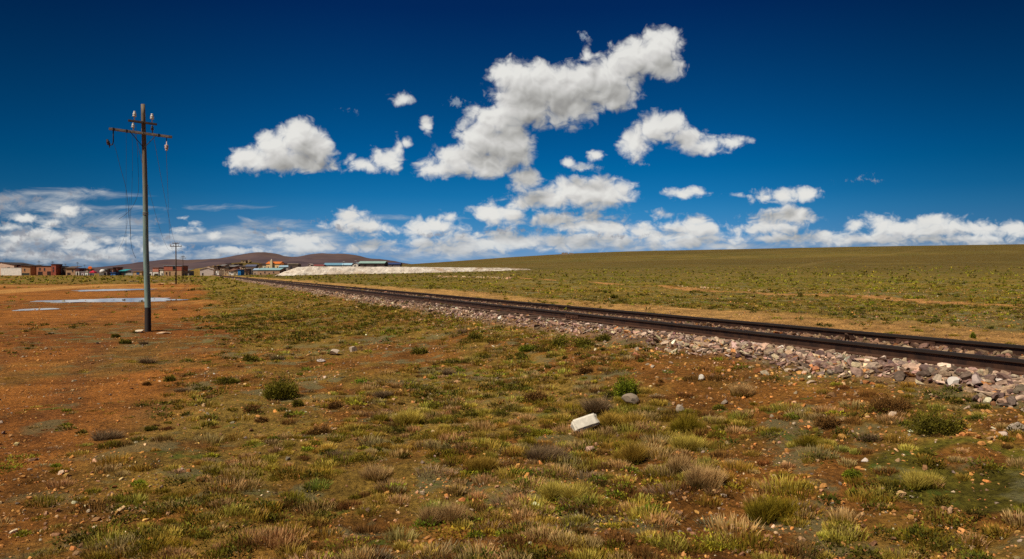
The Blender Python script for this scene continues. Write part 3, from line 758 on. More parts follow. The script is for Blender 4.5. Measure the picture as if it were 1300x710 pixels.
def make_grass():
    global PLANTMAT
    PLANTMAT = attrmat('plant', .8, .24, 3, .2)
    r = np.random.default_rng(31); parts = []
    bands = [  # R0, R1, candidates, blades, blade width, scale, segments
        (1.8, 9, 4700, 130, .0058, 1.12, 2), (9, 17, 15500, 54, .0088, 1.08, 2), (17, 32, 25000, 22, .015, 1.0, 1), (32, 70, 52000, 12, .030, 1.05, 1), (70, 150, 60000, 7, .060, 1.4, 1), (150, 330, 60000, 5, .13, 2.2, 1)]
    for bi, (R0, R1, n, nb, w, sc, segs) in enumerate(bands):
        x, y, R = wedge(r, n, R0, R1, .25 if bi < 4 else .9, *((-51, 51) if bi < 2 else (-40, 40)))
        v, d, lot = veg_density(x, y)
        v = v * (1, 1, 1, 1, .9, .7)[bi]; k = r.random(n) < v; x, y, R, lot, d = x[k], y[k], R[k], lot[k], d[k]; z = height(x, y)
        sel = fbm(x, y, 1.5, 3, 421) * .6 + r.random(len(x)) * .45
        kinds = ['dark', 'olive', 'tussock', 'pink', 'yellow', 'brown', 'moss', 'grey', 'green']
        qs = [.15, .32, .52, .67, .77, .90, .95, .985] if bi < 3 else [.02, .36, .62, .70, .84, .93, .985, .995]
        cuts = np.quantile(sel, qs) if len(x) else []
        ki = np.searchsorted(cuts, sel) if len(x) else []
        for q, kn in enumerate(kinds):
            s = ki == q; m = int(s.sum())
            if not m: continue
            cb, ct = SP[kn]
            tint = np.exp(r.normal(0, .14, (m, 1)))
            hue = np.exp(r.normal(0, .10, (m, 3)) * np.array([1, .5, 0])); CB, CT = arr(cb, m) * tint * hue, arr(ct, m) * tint * hue
            grow = np.exp(r.normal(0, .38, m)) * (.75 + .6 * fbm(x[s], y[s], 2.4, 2, 431))
            rad = np.clip(.075 * grow, .022, .18) * sc; hh = np.clip(.052 * grow ** .6, .02, .10) * sc ** .5 * np.where(lot[s] > .5, .6, 1) * (1, 1, 1.05, 1.0, .6, .36)[bi]
            a = (x[s], y[s], z[s])
            W = np.full(m, w)
            if kn in ('dark', 'green', 'moss'):
                f = {'dark': 1.1, 'brown': 1.0, 'green': .8, 'moss': .9}[kn]
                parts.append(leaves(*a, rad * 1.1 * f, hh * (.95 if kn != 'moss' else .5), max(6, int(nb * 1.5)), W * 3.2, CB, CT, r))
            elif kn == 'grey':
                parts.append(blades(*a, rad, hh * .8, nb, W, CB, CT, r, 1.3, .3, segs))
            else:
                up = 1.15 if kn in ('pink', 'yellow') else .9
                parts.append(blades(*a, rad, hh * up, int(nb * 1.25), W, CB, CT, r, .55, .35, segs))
                s2 = r.random(m) < .5
                if bi < 3 and s2.sum():   # moss skirts round the bunches
                    mm = int(s2.sum())
                    parts.append(leaves(x[s][s2], y[s][s2], z[s][s2], rad[s2] * 1.5, hh[s2] * .3, max(6, nb // 2), W[s2] * 2.2, arr(SP['olive'][0], mm), arr(SP['olive'][1], mm), r))
    V, T, Cc = cat(parts); print('grass tris', len(T))
    tag(mesh_tris('grass', V, T, PLANTMAT, Cc), kind='stuff')
# ------------------------------------------------------------------ single plants and stones that stand out
def plant(px, py, wpx, hpx, kind, name, label, catg, group, dens=1.0):
    r = np.random.default_rng(int(px * 7 + py * 13))
    x, y, z = onground(px, py); y += wpx / 2 / F * y * .5; z = hz1(x, y)
    rad = wpx / 2 / F * y; h = hpx / F * y * .92
    cb, ct = SP[kind]; cb = np.array(cb); ct = np.array(ct) * (.75 if kind in ('brown', 'grey') else 1); A = (np.array([0.]), np.array([0.]), np.array([0.]), np.array([rad]), np.array([h]))
    w = max(.0035, y * .00055)
    area = (wpx * max(hpx, 8)) * dens
    if kind in ('dark', 'green', 'moss', 'brown'):
        nb = int(min(6000, 2.6 * area + 150))
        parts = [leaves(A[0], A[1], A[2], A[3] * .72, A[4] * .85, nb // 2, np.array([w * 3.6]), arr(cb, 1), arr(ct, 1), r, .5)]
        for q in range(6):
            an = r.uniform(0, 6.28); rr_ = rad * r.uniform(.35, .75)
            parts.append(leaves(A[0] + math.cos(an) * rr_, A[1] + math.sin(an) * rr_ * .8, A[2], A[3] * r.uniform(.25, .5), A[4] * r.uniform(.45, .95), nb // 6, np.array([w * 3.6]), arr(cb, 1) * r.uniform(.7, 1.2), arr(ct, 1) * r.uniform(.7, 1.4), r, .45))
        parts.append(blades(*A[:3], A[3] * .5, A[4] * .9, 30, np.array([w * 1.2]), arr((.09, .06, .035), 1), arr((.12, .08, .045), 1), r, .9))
    else:
        nb = int(min(2600, 1.3 * area + 120))
        sub = 8; ang = r.uniform(0, 6.28, sub); rr = rad * r.uniform(.25, .75, sub)
        parts = []
        for q in range(sub):
            B = (np.array([math.cos(ang[q]) * rr[q]]), np.array([math.sin(ang[q]) * rr[q] * .7]), np.array([0.]), np.array([rad * r.uniform(.25, .5)]), np.array([h * r.uniform(.5, 1.05)]))
            parts.append(blades(*B, nb // sub, np.array([w]), arr(cb, 1) * r.uniform(.8, 1.15), arr(ct, 1) * r.uniform(.7, 1.2), r, .7 if kind != 'grey' else 1.2))
        parts.append(leaves(*A[:3], A[3] * .8, A[4] * .45, nb // 3, np.array([w * 2]), arr(np.array(cb) * .6, 1), arr(cb, 1), r, .4))
    V, T, Cc = cat(parts)
    V = V.copy(); V[:, 2] = np.maximum(V[:, 2], -.02)
    o = mesh_tris(name, V, T, PLANTMAT, Cc); o.location = (x, y, z)
    tag(o, label, catg, group); return o
def stone(px, py, wpx, hpx, col, name, label, flat=.7, seed=0, sub=3):
    x, y, z = onground(px, py); r = np.random.default_rng(seed + 50)
    P, T = rock_templates(1, sub, seed + 90, .25)[0]
    w = wpx / 2 / F * y; h = hpx / F * y
    P = P / np.abs(P).max(0); a = r.uniform(-.3, .3)
    V = P * np.array([w, w * .75, h * .55]); V[:, 2] += h * .42
    V[:, 2] += .12 * V[:, 0] * r.uniform(-1, 1)
    m = cmat(col, 'stone_surface')
    o = mesh_tris(name, V, T, m); o.location = (x, y + w * .5, hz1(x, y + w * .5) - .01); o.rotation_euler = (0, 0, a)
    tag(o, label, 'stone', 'larger stones lying in the scrub'); return o
def make_singles():
    sh = 'low shrubs in the scrub'; ts = 'grass tussocks in the foreground'
    for a in [
     (355, 509, 54, 32, 'dark', 'leafy_shrub', 'dark green leafy shrub alone on bare earth left of centre', 'shrub', sh, 1.2),
     (283, 489, 32, 10, 'dark', 'leafy_shrub', 'flat dark green shrub on the earth between the round leafy shrub and the pole', 'shrub', sh),
     (127, 560, 40, 15, 'grey', 'dry_shrub', 'widest grey dry twiggy cushion, on the red earth at lower left', 'shrub', sh),
     (183, 462, 24, 12, 'grey', 'dry_shrub', 'grey dry cushion shrub just in front of the pole', 'shrub', sh),
     (212, 485, 18, 9, 'dark', 'leafy_shrub', 'small dark shrub right beside a pale grey cushion in front of the pole', 'shrub', sh),
     (229, 498, 18, 8, 'grey', 'dry_shrub', 'small grey dry cushion on earth, right of the small dark shrub', 'shrub', sh),
     (948, 505, 36, 20, 'pink', 'grass_tussock', 'round tussock with pale straw tips alone on bare earth before the ballast', 'tussock', ts, 1.3),
     (795, 505, 34, 33, 'green', 'grass_tussock', 'tall bright green tussock behind the grey lichened stone', 'tussock', ts, 1.1),
     (776, 508, 22, 15, 'dark', 'leafy_shrub', 'dark clump for the shadow at the left of the tall green tussock', 'shrub', sh),  # dark leaves put in as the shadow beside the tussock
     (760, 528, 40, 28, 'grey', 'grass_tussock', 'grey topped tussock behind the white block', 'tussock', ts),
     (790, 545, 66, 24, 'tussock', 'grass_tussock', 'broad olive tussock right of the white block', 'tussock', ts),
     (1200, 554, 72, 36, 'dark', 'leafy_shrub', 'largest dark green shrub, above the green mat at lower right', 'shrub', sh, 1.2),
     (1135, 527, 58, 28, 'brown', 'leafy_shrub', 'brown olive shrub up and left of the largest dark shrub', 'shrub', sh, 1.1),
     (518, 542, 46, 24, 'yellow', 'grass_tussock', 'pale yellow green tussock left of centre with feathery top', 'tussock', ts, 1.3),
     (1057, 545, 36, 20, 'brown', 'leafy_shrub', 'dark brown shrub between the two small green cushions', 'shrub', sh),
     (1040, 568, 44, 17, 'olive', 'leafy_shrub', 'rounded green brown cushion below the dark brown shrub', 'shrub', sh),
     (1086, 608, 20, 12, 'green', 'cushion_plant', 'small round bright green cushion near the lower right', 'cushion plant', sh),
     (903, 622, 56, 32, 'pink', 'grass_tussock', 'large straw pink tussock at the lower middle right', 'tussock', ts, 1.2),
     (880, 573, 46, 28, 'yellow', 'grass_tussock', 'tall yellow tussock with straw tips right of the white block', 'tussock', ts, 1.2),
     (867, 602, 42, 27, 'pink', 'grass_tussock', 'pinkish brown tussock in front of the tall yellow tussock', 'tussock', ts),
     (874, 550, 52, 29, 'olive', 'grass_tussock', 'dark olive tussock behind the tall yellow tussock', 'tussock', ts),
     (800, 590, 44, 34, 'tussock', 'grass_tussock', 'shaggy olive tussock below right of the white block', 'tussock', ts),
     (615, 600, 48, 26, 'tussock', 'grass_tussock', 'olive tussock with brown tips at lower centre', 'tussock', ts),
     (560, 560, 40, 20, 'tussock', 'grass_tussock', 'low olive tussock just below the pale yellow green tussock', 'tussock', ts),
     (475, 612, 44, 22, 'pink', 'grass_tussock', 'straw tipped tussock at lower left of centre', 'tussock', ts),
     (700, 588, 50, 24, 'grey', 'grass_tussock', 'greyish dry tussock below the white block', 'tussock', ts),
     (602, 432, 24, 12, 'dark', 'leafy_shrub', 'dark shrub in the middle of the scrub left of the ballast', 'shrub', sh),
     (713, 440, 26, 13, 'dark', 'leafy_shrub', 'leftmost of three dark shrubs in a row below the ballast edge', 'shrub', sh),
     (742, 441, 34, 12, 'dark', 'leafy_shrub', 'middle one of three dark shrubs in a row below the ballast edge', 'shrub', sh),
     (768, 434, 24, 11, 'dark', 'leafy_shrub', 'rightmost of three dark shrubs in a row below the ballast edge', 'shrub', sh),
     (670, 447, 24, 10, 'green', 'leafy_shrub', 'low green shrub just left of the row of three dark shrubs', 'shrub', sh),
     (780, 379, 10, 6, 'dark', 'leafy_shrub', 'small dark bush beyond the railway beside the sandy strip', 'shrub', sh),
     (1237, 430, 6, 9, 'green', 'weed', 'thin upright green weed on the sand beyond the rails', 'weed', None),
     (430, 583, 30, 14, 'grey', 'dry_shrub', 'pale grey dry cushion left of the low olive tussock', 'shrub', sh),
     (145, 429, 12, 5, 'dark', 'leafy_shrub', 'small dark shrub left of the foot of the near pole, upper of two', 'shrub', sh),
     (157, 437, 14, 6, 'dark', 'leafy_shrub', 'small dark shrub left of the foot of the near pole, lower of two', 'shrub', sh),
     (181, 438, 12, 8, 'grey', 'dry_shrub', 'small grey shrub immediately below the foot of the near pole', 'shrub', sh),
     (185, 490, 10, 5, 'brown', 'leafy_shrub', 'tiny brown shrub far below the near pole on bare earth', 'shrub', sh),
     (190, 548, 17, 7, 'dark', 'leafy_shrub', 'small dark green shrub right of the widest grey dry cushion', 'shrub', sh),
     (317, 525, 22, 11, 'brown', 'leafy_shrub', 'brown shrub below left of the lone leafy shrub', 'shrub', sh),
     (377, 517, 16, 12, 'dark', 'leafy_shrub', 'dark shrub just below right of the lone leafy shrub', 'shrub', sh),
     (366, 530, 18, 9, 'dark', 'leafy_shrub', 'dark shrub directly below the lone leafy shrub', 'shrub', sh),
     (330, 538, 18, 8, 'brown', 'leafy_shrub', 'small brown shrub on bare earth under two dark shrubs', 'shrub', sh),
     (425, 520, 24, 11, 'brown', 'leafy_shrub', 'brown shrub between the lone leafy shrub and the pale yellow green tussock', 'shrub', sh),
     (402, 553, 34, 12, 'brown', 'leafy_shrub', 'wide brown shrub left of the low olive tussock', 'shrub', sh),
     (585, 424, 12, 9, 'grey', 'dry_shrub', 'small grey topped shrub high in the scrub near the ballast', 'shrub', sh),
     (532, 450, 26, 11, 'dark', 'leafy_shrub', 'dark shrub right of the pair of pale stones', 'shrub', sh),
     (350, 458, 18, 9, 'grey', 'dry_shrub', 'grey shrub left of the flat grey stone', 'shrub', sh),
     (316, 459, 24, 9, 'dark', 'leafy_shrub', 'low dark shrub at the left of the scrub above the lone leafy shrub', 'shrub', sh),
     (564, 477, 22, 11, 'grey', 'dry_shrub', 'purplish grey shrub in the middle of the scrub', 'shrub', sh),
     (487, 506, 30, 13, 'grey', 'dry_shrub', 'pinkish grey shrub above the pale yellow green tussock', 'shrub', sh),
     (478, 537, 26, 14, 'olive', 'grass_tussock', 'olive tussock left of the pale yellow green tussock', 'tussock', ts),
     (745, 475, 22, 12, 'brown', 'leafy_shrub', 'brown green shrub upper left of the tall bright green tussock', 'shrub', sh),
     (916, 521, 20, 8, 'dark', 'leafy_shrub', 'dark green shrub below left of the straw tipped round tussock', 'shrub', sh),
     (928, 539, 22, 12, 'olive', 'leafy_shrub', 'olive shrub under the straw tipped round tussock', 'shrub', sh),
     (840, 488, 8, 8, 'brown', 'leafy_shrub', 'tiny dark brown shrub right of the tall bright green tussock', 'shrub', sh),
     (1008, 534, 26, 9, 'green', 'leafy_shrub', 'green shrub left of the dark brown shrub', 'shrub', sh),
     (1108, 562, 30, 14, 'grey', 'dry_shrub', 'dark grey dry shrub above the small white stone', 'shrub', sh),
     (803, 592, 20, 12, 'dark', 'cushion_plant', 'deep green cushion under the shaggy olive tussock', 'cushion plant', sh),
     (661, 550, 26, 15, 'olive', 'grass_tussock', 'olive tussock left of the white block, upper of two', 'tussock', ts),
     (672, 570, 16, 18, 'olive', 'grass_tussock', 'narrow olive tussock left of the white block, lower of two', 'tussock', ts),
     (680, 512, 34, 16, 'brown', 'leafy_shrub', 'brown shrub in the scrub up and left of the white block', 'shrub', sh),
     (1250, 520, 22, 7, 'dark', 'leafy_shrub', 'flat dark green plant below the largest boulder of the ballast edge', 'shrub', sh),
     (720, 640, 60, 30, 'yellow', 'grass_tussock', 'yellow green tussock near the bottom edge at the middle', 'tussock', ts),
     (560, 668, 66, 34, 'pink', 'grass_tussock', 'large straw pink tussock near the bottom edge left of the middle', 'tussock', ts),
     (985, 665, 70, 36, 'olive', 'grass_tussock', 'large dark olive tussock near the bottom edge right of the middle', 'tussock', ts),
     (1180, 625, 56, 26, 'yellow', 'grass_tussock', 'spiky yellow tussock below the green mat at lower right', 'tussock', ts),
    ]: plant(*a)
    W = (.62, .58, .52); G = (.24, .20, .16)
    stone(801, 516, 22, 17, (.27, .21, .15), 'stone', 'grey lichened stone beside the tall green tussock', seed=2)
    stone(866, 525, 14, 12, (.34, .27, .20), 'stone', 'small pale grey stone behind the dark olive tussock', seed=3)
    stone(423, 452, 15, 8, (.50, .39, .29), 'stone', 'pale stone in the scrub, lower of the pair left of centre', seed=4)
    stone(447, 447, 11, 8, (.44, .34, .25), 'stone', 'pale stone in the scrub, upper right of the pair left of centre', seed=5)
    stone(407, 460, 11, 5, (.45, .38, .34), 'stone', 'flat grey stone at the left of the pair of pale stones', seed=6)
    stone(963, 474, 11, 9, (.42, .16, .05), 'stone', 'orange stone above the straw tipped round tussock', seed=7)
    stone(891, 484, 8, 9, (.62, .56, .48), 'stone', 'upright white stone left of the straw tipped round tussock', seed=8)
    stone(1031, 487, 14, 6, (.50, .36, .24), 'stone', 'flat tan stone on bare earth below the ballast', seed=9)
    stone(1297, 549, 24, 16, (.46, .37, .28), 'stone', 'grey white stone at the right edge beside the largest shrub', seed=10)
    stone(1273, 555, 18, 7, (.56, .42, .33), 'stone', 'flat pinkish stone right of the largest dark shrub', seed=11)
    stone(1100, 588, 10, 7, (.60, .50, .42), 'stone', 'small white stone above the small bright green cushion', seed=12)
    stone(748, 556 + 20, 15, 9, (.46, .28, .2), 'stone', 'reddish stone just below the white block', seed=13)
    stone(177, 423, 14, 6, (.62, .50, .36), 'stone', 'pale stone at the left foot of the wooden pole', seed=14)
    stone(204, 424, 22, 3, (.50, .33, .2), 'stone', 'long flat tan stone at the right foot of the wooden pole', seed=15)
    stone(1247, 493, 24, 18, (.44, .34, .30), 'stone', 'largest pink grey boulder in the ballast edge at right', seed=16)
    stone(1215, 490, 16, 12, (.60, .54, .48), 'stone', 'white boulder left of the largest boulder in the ballast edge', seed=17)
    # white squared block lying tilted
    x, y, z = onground(744, 551)
    bm = bmesh.new(); s = y / F * 1.13
    add_box(bm, -15 * s, 15 * s, -8.5 * s, 8.5 * s, -7 * s, 7.5 * s)
    bmesh.ops.subdivide_edges(bm, edges=bm.edges[:], cuts=5, use_grid_fill=True)
    bmesh.ops.bevel(bm, geom=[e for e in bm.edges if e.calc_face_angle(0) > 1], offset=1.8 * s, segments=3, affect='EDGES')
    rr = np.random.default_rng(4)
    for v in bm.verts: v.co *= 1 + (vnoise(np.array([v.co.x / s * .16 + 5]), np.array([v.co.y / s * .16 + v.co.z / s * .2]))[0] - .5) * .10
    for v in bm.verts: 
        if v.co.x > 0: v.co.y += v.co.x * .12
    # dark disc near one end, painted as the shade of a drilling
    o = bmobj('white_block', bm, simple('white_stone', (.66, .60, .50), .8, .14, 14, .4), smooth=True)
    o.location = (x, y + 8 * s, z + 8 * s); o.rotation_euler = (R_(-34), R_(-16), R_(14))
    tag(o, 'white squared stone block lying tilted among the tussocks', 'stone block')
    bm = bmesh.new(); add_lathe(bm, [(1.3 * s, -.5 * s), (1.3 * s, .5 * s)], n=12)
    h = bmobj('hole_disc', bm, cmat((.05, .035, .025), 'hole_shade'), o); h.location = (8.5 * s, 2.2 * s, 7.3 * s)
# ------------------------------------------------------------------ railway
ZR = EYE - .876
def along(name, prof, s0, s1, d0, mat, parent, step=6, closed=True):
    """extrude a cross-section (d, z) along the line"""
    ss = np.arange(s0, s1 + .01, step); n = len(prof)
    V = []; T = []
    for s in ss:
        for pd, pz in prof:
            x, y = sd(s, d0 + pd); V.append((x, y, pz))
    for i in range(len(ss) - 1):
        for k in range(n):
            a = i * n + k; b = i * n + (k + 1) % n; T.append((a, b, b + n, a + n))
    bm = bmesh.new(); vs = [bm.verts.new(v) for v in V]
    for t in T: bm.faces.new([vs[q] for q in t])
    bm.faces.new(vs[:n][::-1]); bm.faces.new(vs[-n:])
    return bmobj(name, bm, mat, parent)
def make_track():
    root = empty('railway_track', (sd(8, 8.43)[0], sd(8, 8.43)[1], 0)); tag(root, 'single line of dark rusty rails running away to the town on pink ballast', 'railway track')
    org = root.location.copy()
    rail_m, nt, b = newmat('rusty_steel')
    P = N(nt, 'ShaderNodeNewGeometry').outputs['Position']
    sp = N(nt, 'ShaderNodeSeparateXYZ'); L(nt, P, sp.inputs[0])
    f = noise_(nt, P, 5, 6, .7)
    c = mixc(nt, smooth_(nt, f, .35, .7), (.030, .015, .010), (.085, .038, .020))
    c = mixc(nt, smooth_(nt, sp.outputs[2], ZR - .032, ZR - .026), c, (.030, .022, .018))
    c = mixc(nt, smooth_(nt, sp.outputs[2], ZR - .115, ZR - .135), c, (.085, .038, .022))
    L(nt, c, b.inputs['Base Color']); b.inputs['Roughness'].default_value = .55; b.inputs['Metallic'].default_value = .25
    h = .150
    prof = [(-.036, 0), (-.036, -.034), (-.026, -.042), (-.009, -.052), (-.009, -h + .028), (-.028, -h + .016), (-.068, -h + .010), (-.068, -h),
            (.068, -h), (.068, -h + .010), (.028, -h + .016), (.009, -h + .028), (.009, -.052), (.026, -.042), (.036, -.034), (.036, 0), (.028, .002), (-.028, .002)]
    prof = [(a, ZR + z) for a, z in prof]
    fish = simple('fishplate_steel', (.075, .035, .022), .7, .4, 12, .2, .2)
    for d0 in (7.68, 9.18):
        rl = along('rail', prof, -14, 620, d0, rail_m, root, 5); rl.location = -org
        first = None
        for s in np.arange(3.2 if d0 < 8 else 7.1, 70, 11.2):
            bm = bmesh.new()
            for sg in (-1, 1):
                p = [(sg * .011, -.05), (sg * .030, -.056), (sg * .026, -.085), (sg * .034, -.118), (sg * .013, -.124)]
                vs0 = [bm.verts.new((-.30, a, z)) for a, z in p]; vs1 = [bm.verts.new((.30, a, z)) for a, z in p]
                for k in range(5): bm.faces.new((vs0[k], vs0[(k + 1) % 5], vs1[(k + 1) % 5], vs1[k]))
                bm.faces.new(vs0); bm.faces.new(vs1[::-1])
                for q in (-.22, -.075, .075, .22):
                    add_tube(bm, [(q, sg * .024, -.088), (q, sg * .054, -.088)], .015, 6)
            fo = bmobj('fishplate', bm, fish, root)
            x, y = sd(s, d0); fo.location = Vector((x, y, ZR)) - org; fo.rotation_euler = (0, 0, math.atan2(DY, DX))
    # sleepers, half buried
    wood = simple('weathered_sleeper', (.105, .062, .042), .9, .4, 9, .5)
    bm = bmesh.new(); add_box(bm, -.12, .12, -1.22, 1.22, -.16, 0, .012)
    first = bmobj('sleeper', bm, wood, root); zt = ZR - .152
    k = 0; rest = bmesh.new(); r = np.random.default_rng(2)
    for s in np.arange(-3, 260, .66):
        x, y = sd(s + r.normal(0, .03), 8.43 + r.normal(0, .03)); ang = math.atan2(DY, DX) + r.normal(0, .015)
        if s < 62:
            o = first if k == 0 else first.copy()
            if k: C.objects.link(o); o.parent = root
            o.location = Vector((x, y, zt - abs(r.normal(0, .006)))) - org; o.rotation_euler = (0, 0, ang); k += 1
        else:
            vs = add_box(rest, -.12, .12, -1.22, 1.22, -.16, 0)
            bmesh.ops.transform(rest, matrix=Matrix.Translation((x, y, zt - .003)) @ Matrix.Rotation(ang, 4, 'Z'), verts=vs)
    ro = bmobj('distant_sleepers', rest, wood, root); ro.location = -org; ro['kind'] = 'stuff'
# ------------------------------------------------------------------ poles
UP = Matrix.Identity(4)
def insulator(name, M, mat, parent, s=1.0):
    bm = bmesh.new()
    add_lathe(bm, [(.012, -.10), (.012, 0), (.030, .0), (.052, .01), (.055, .03), (.040, .055), (.048, .065), (.050, .09), (.034, .115), (.030, .14), (.036, .15), (.022, .165), (.006, .17)], M @ Matrix.Scale(s, 4), 14)
    return bmobj(name, bm, mat, parent, True)
def make_pole1():
    px, py = 187.5, 421
    x, y, z = onground(px, py); s = y / F
    root = empty('utility_pole', (x, y, z)); tag(root, 'tall wooden pole painted turquoise with a dark foot, two crossarms and broken wires', 'utility pole', 'telegraph poles in a row')
    H = EYE + (347 - 133) * s - z; top_dx = (182.8 - px) * s
    def wx(zz): return top_dx * (zz / H)
    wood, nt, b = newmat('painted_pole_wood')
    P = N(nt, 'ShaderNodeTexCoord').outputs['Object']; sp = N(nt, 'ShaderNodeSeparateXYZ'); L(nt, P, sp.inputs[0])
    st = vmath(nt, 'MULTIPLY', P, (14, 14, 1.2)); f = noise_(nt, st, 1.5, 6, .65)
    paint = mixc(nt, smooth_(nt, f, .3, .7), (.12, .20, .185), (.26, .36, .33))
    bare = mixc(nt, smooth_(nt, f, .3, .7), (.10, .075, .05), (.21, .155, .10))
    zz = math_(nt, 'MULTIPLY_ADD', noise_(nt, st, 2.2, 4, .6), 3.4, sp.outputs[2])
    c = mixc(nt, smooth_(nt, zz, 4.6, 7.0), paint, bare)
    c = mixc(nt, smooth_(nt, noise_(nt, st, 3.5, 4, .6), .60, .68, 0, .6), c, (.12, .09, .06))
    tar = smooth_(nt, math_(nt, 'MULTIPLY_ADD', noise_(nt, P, 8, 2), .04, sp.outputs[2]), .725, .735)
    c = mixc(nt, tar, (.030, .020, .017), c)
    L(nt, c, b.inputs['Base Color']); b.inputs['Roughness'].default_value = .75
    bn = N(nt, 'ShaderNodeBump'); bn.inputs['Strength'].default_value = .4; bn.inputs['Distance'].default_value = .01; L(nt, f, bn.inputs['Height']); L(nt, bn.outputs[0], b.inputs['Normal'])
    bm = bmesh.new(); zs = np.linspace(-.4, H, 26)
    add_tube(bm, [(wx(q) + .008 * math.sin(q * 1.7), .006 * math.sin(q * 2.3), q) for q in zs], [float(np.interp(q, [-.4, 0, H], [.094, .090, .056])) for q in zs], 18)
    bmobj('pole_shaft', bm, wood, root, True)
    iron = simple('black_iron', (.035, .030, .028), .6, .3, 8, 0, .4)
    bm = bmesh.new(); zc = EYE + (347 - 272.5) * s - z
    for dz in (0, .055): add_lathe(bm, [(.078, -.014), (.083, -.010), (.083, .010), (.078, .014)], Matrix.Translation((wx(zc), 0, zc + dz)), 18)
    bmobj('band', bm, simple('galvanised_band', (.30, .30, .28), .5, .2, 8, 0, .5), root)
    ang = math.atan2(NY, NX); tilt = -R_(4.2)
    greyw = simple('weathered_arm_wood', (.22, .175, .14), .85, .4, 9, .4)
    darkw = simple('dark_arm_wood', (.085, .055, .04), .85, .35, 9, .3)
    def arm(py_c, l0, l1, th, mat, off):
        zc = EYE + (347 - py_c) * s - z
        M = Matrix.Translation((wx(zc), 0, zc)) @ Matrix.Rotation(ang, 4, 'Z') @ Matrix.Rotation(-tilt, 4, 'Y') @ Matrix.Translation((0, off, 0))
        bm = bmesh.new(); vs = add_box(bm, l0, l1, -th / 2, th / 2, -th / 2, th / 2)
        bmesh.ops.bevel(bm, geom=bm.edges[:], offset=.008, segments=2, affect='EDGES')
        bmesh.ops.transform(bm, matrix=M, verts=bm.verts)
        return M, bmobj('crossarm', bm, mat, root)
    M1, a1 = arm(170.6, -.895, .76, .072, greyw, -.115)
    M2, a2 = arm(157.0, -.40, .36, .062, darkw, -.11)
    white = simple('white_porcelain', (.66, .64, .60), .3, .05, 3); dk = simple('brown_porcelain', (.05, .03, .025), .3, .1, 3)
    def ins(M, lx, mat, a, up=.14, sc=1.0):
        m = M @ Matrix.Translation((lx, 0, up)); m2 = Matrix.Translation(m.translation)
        return insulator('insulator', m2, mat, a, sc), m.translation.copy()
    tips = []
    for lx, mt in ((-.24, white), (.22, white)): tips.append(ins(M2, lx, mt, a2, .13, 1.0)[1])
    for lx, mt in ((-.28, white), (.22, dk)): tips.append(ins(M1, lx, mt, a1, .12, .85)[1])
    # hanging pieces under the lower arm
    p = M1 @ Vector((-.78, 0, -.04)); bm = bmesh.new()
    hook = [p, p + Vector((.0, 0, -.16)), p + Vector((-.002, 0, -.33)), p + Vector((-.03, 0, -.40)), p + Vector((-.09, 0, -.42)), p + Vector((-.15, 0, -.38))]
    add_tube(bm, hook, .017, 8); bmobj('hook', bm, iron, a1, True)
    q = hook[-1]; insulator('insulator', Matrix.Translation(q + Vector((.02, 0, -.02))) @ Matrix.Rotation(R_(-18), 4, 'Y'), dk, a1, .95)
    for k in (a1.children[-1],): pass
    p2 = M1 @ Vector((.61, 0, -.04)); bm = bmesh.new(); add_tube(bm, [p2, p2 + Vector((0, 0, -.12))], .012, 6); bmobj('hook', bm, iron, a1)
    insulator('insulator', Matrix.Translation(p2 + Vector((0, 0, -.12))) @ Matrix.Rotation(math.pi, 4, 'X') @ Matrix.Translation((0, 0, .09)), simple('pinkish_porcelain', (.55, .42, .38), .3, .1, 3), a1, 1.05)
    p3 = M1 @ Vector((.4, 0, -.04))
    # braces and bolts
    for lx in (-.36, .34):
        bm = bmesh.new(); A = M1 @ Vector((lx, -.05, 0)); zc = A.z - .42
        add_tube(bm, [A, (wx(zc), -.06, zc)], .010, 6); bmobj('brace', bm, iron, root)
    for M in (M1, M2):
        bm = bmesh.new(); add_tube(bm, [M @ Vector((0, -.08, 0)), M @ Vector((0, .24, 0))], .014, 8); bmobj('bolt', bm, iron, root)
    for lx in (-.78, -.44, .40):
        bm = bmesh.new(); c0 = M1 @ Vector((lx, 0, 0)); v = add_box(bm, -.018, .018, -.044, .044, -.044, .044); 
        bmesh.ops.transform(bm, matrix=M1 @ Matrix.Translation((lx, 0, 0)), verts=bm.verts); bmobj('strap', bm, iron, a1)
    return root, (x, y, z), M1, M2, s
def copy_small_pole(px, pyb, pyt, arms, label, proto=None, rot=None, tilt=0):
    s_ = None
    x, y, z = onground(px, pyb)
    if proto is not None:
        h0 = proto['h']; root = proto.copy(); C.objects.link(root)
        for ch in proto.children:
            c = ch.copy(); C.objects.link(c); c.parent = root
            for g in ch.children:
                e = g.copy(); C.objects.link(e); e.parent = c
        k = (EYE + (347 - pyt) / F * y - z) / h0
        root.scale = (max(k, .8), max(k, .8), k)
    else:
        root = empty('utility_pole', (x, y, z)); H = EYE + (347 - pyt) / F * y - z; root['h'] = H
        wood = simple('old_pole_wood', (.085, .062, .05), .85, .3, 6)
        bm = bmesh.new(); add_tube(bm, [(0, 0, -.3), (0, 0, H)], [.11, .07], 10); bmobj('pole_shaft', bm, wood, root, True)
        for zz, l in arms:
            bm = bmesh.new(); add_box(bm, -l, l, -.17, -.08, H - zz - .045, H - zz + .045); a = bmobj('crossarm', bm, wood, root)
            for q in (-.9, -.4, .4, .9):
                insulator('insulator', Matrix.Translation((q * l, -.125, H - zz + .09)), simple('dull_porcelain', (.45, .43, .40), .4, .1, 3) if 'dp' not in _mc else _mc['dp'], a, 1.1)
    root.location = (x, y, z); root.rotation_euler = (0, tilt, math.atan2(NY, NX) if rot is None else rot)
    tag(root, label, 'utility pole', 'telegraph poles in a row'); return root
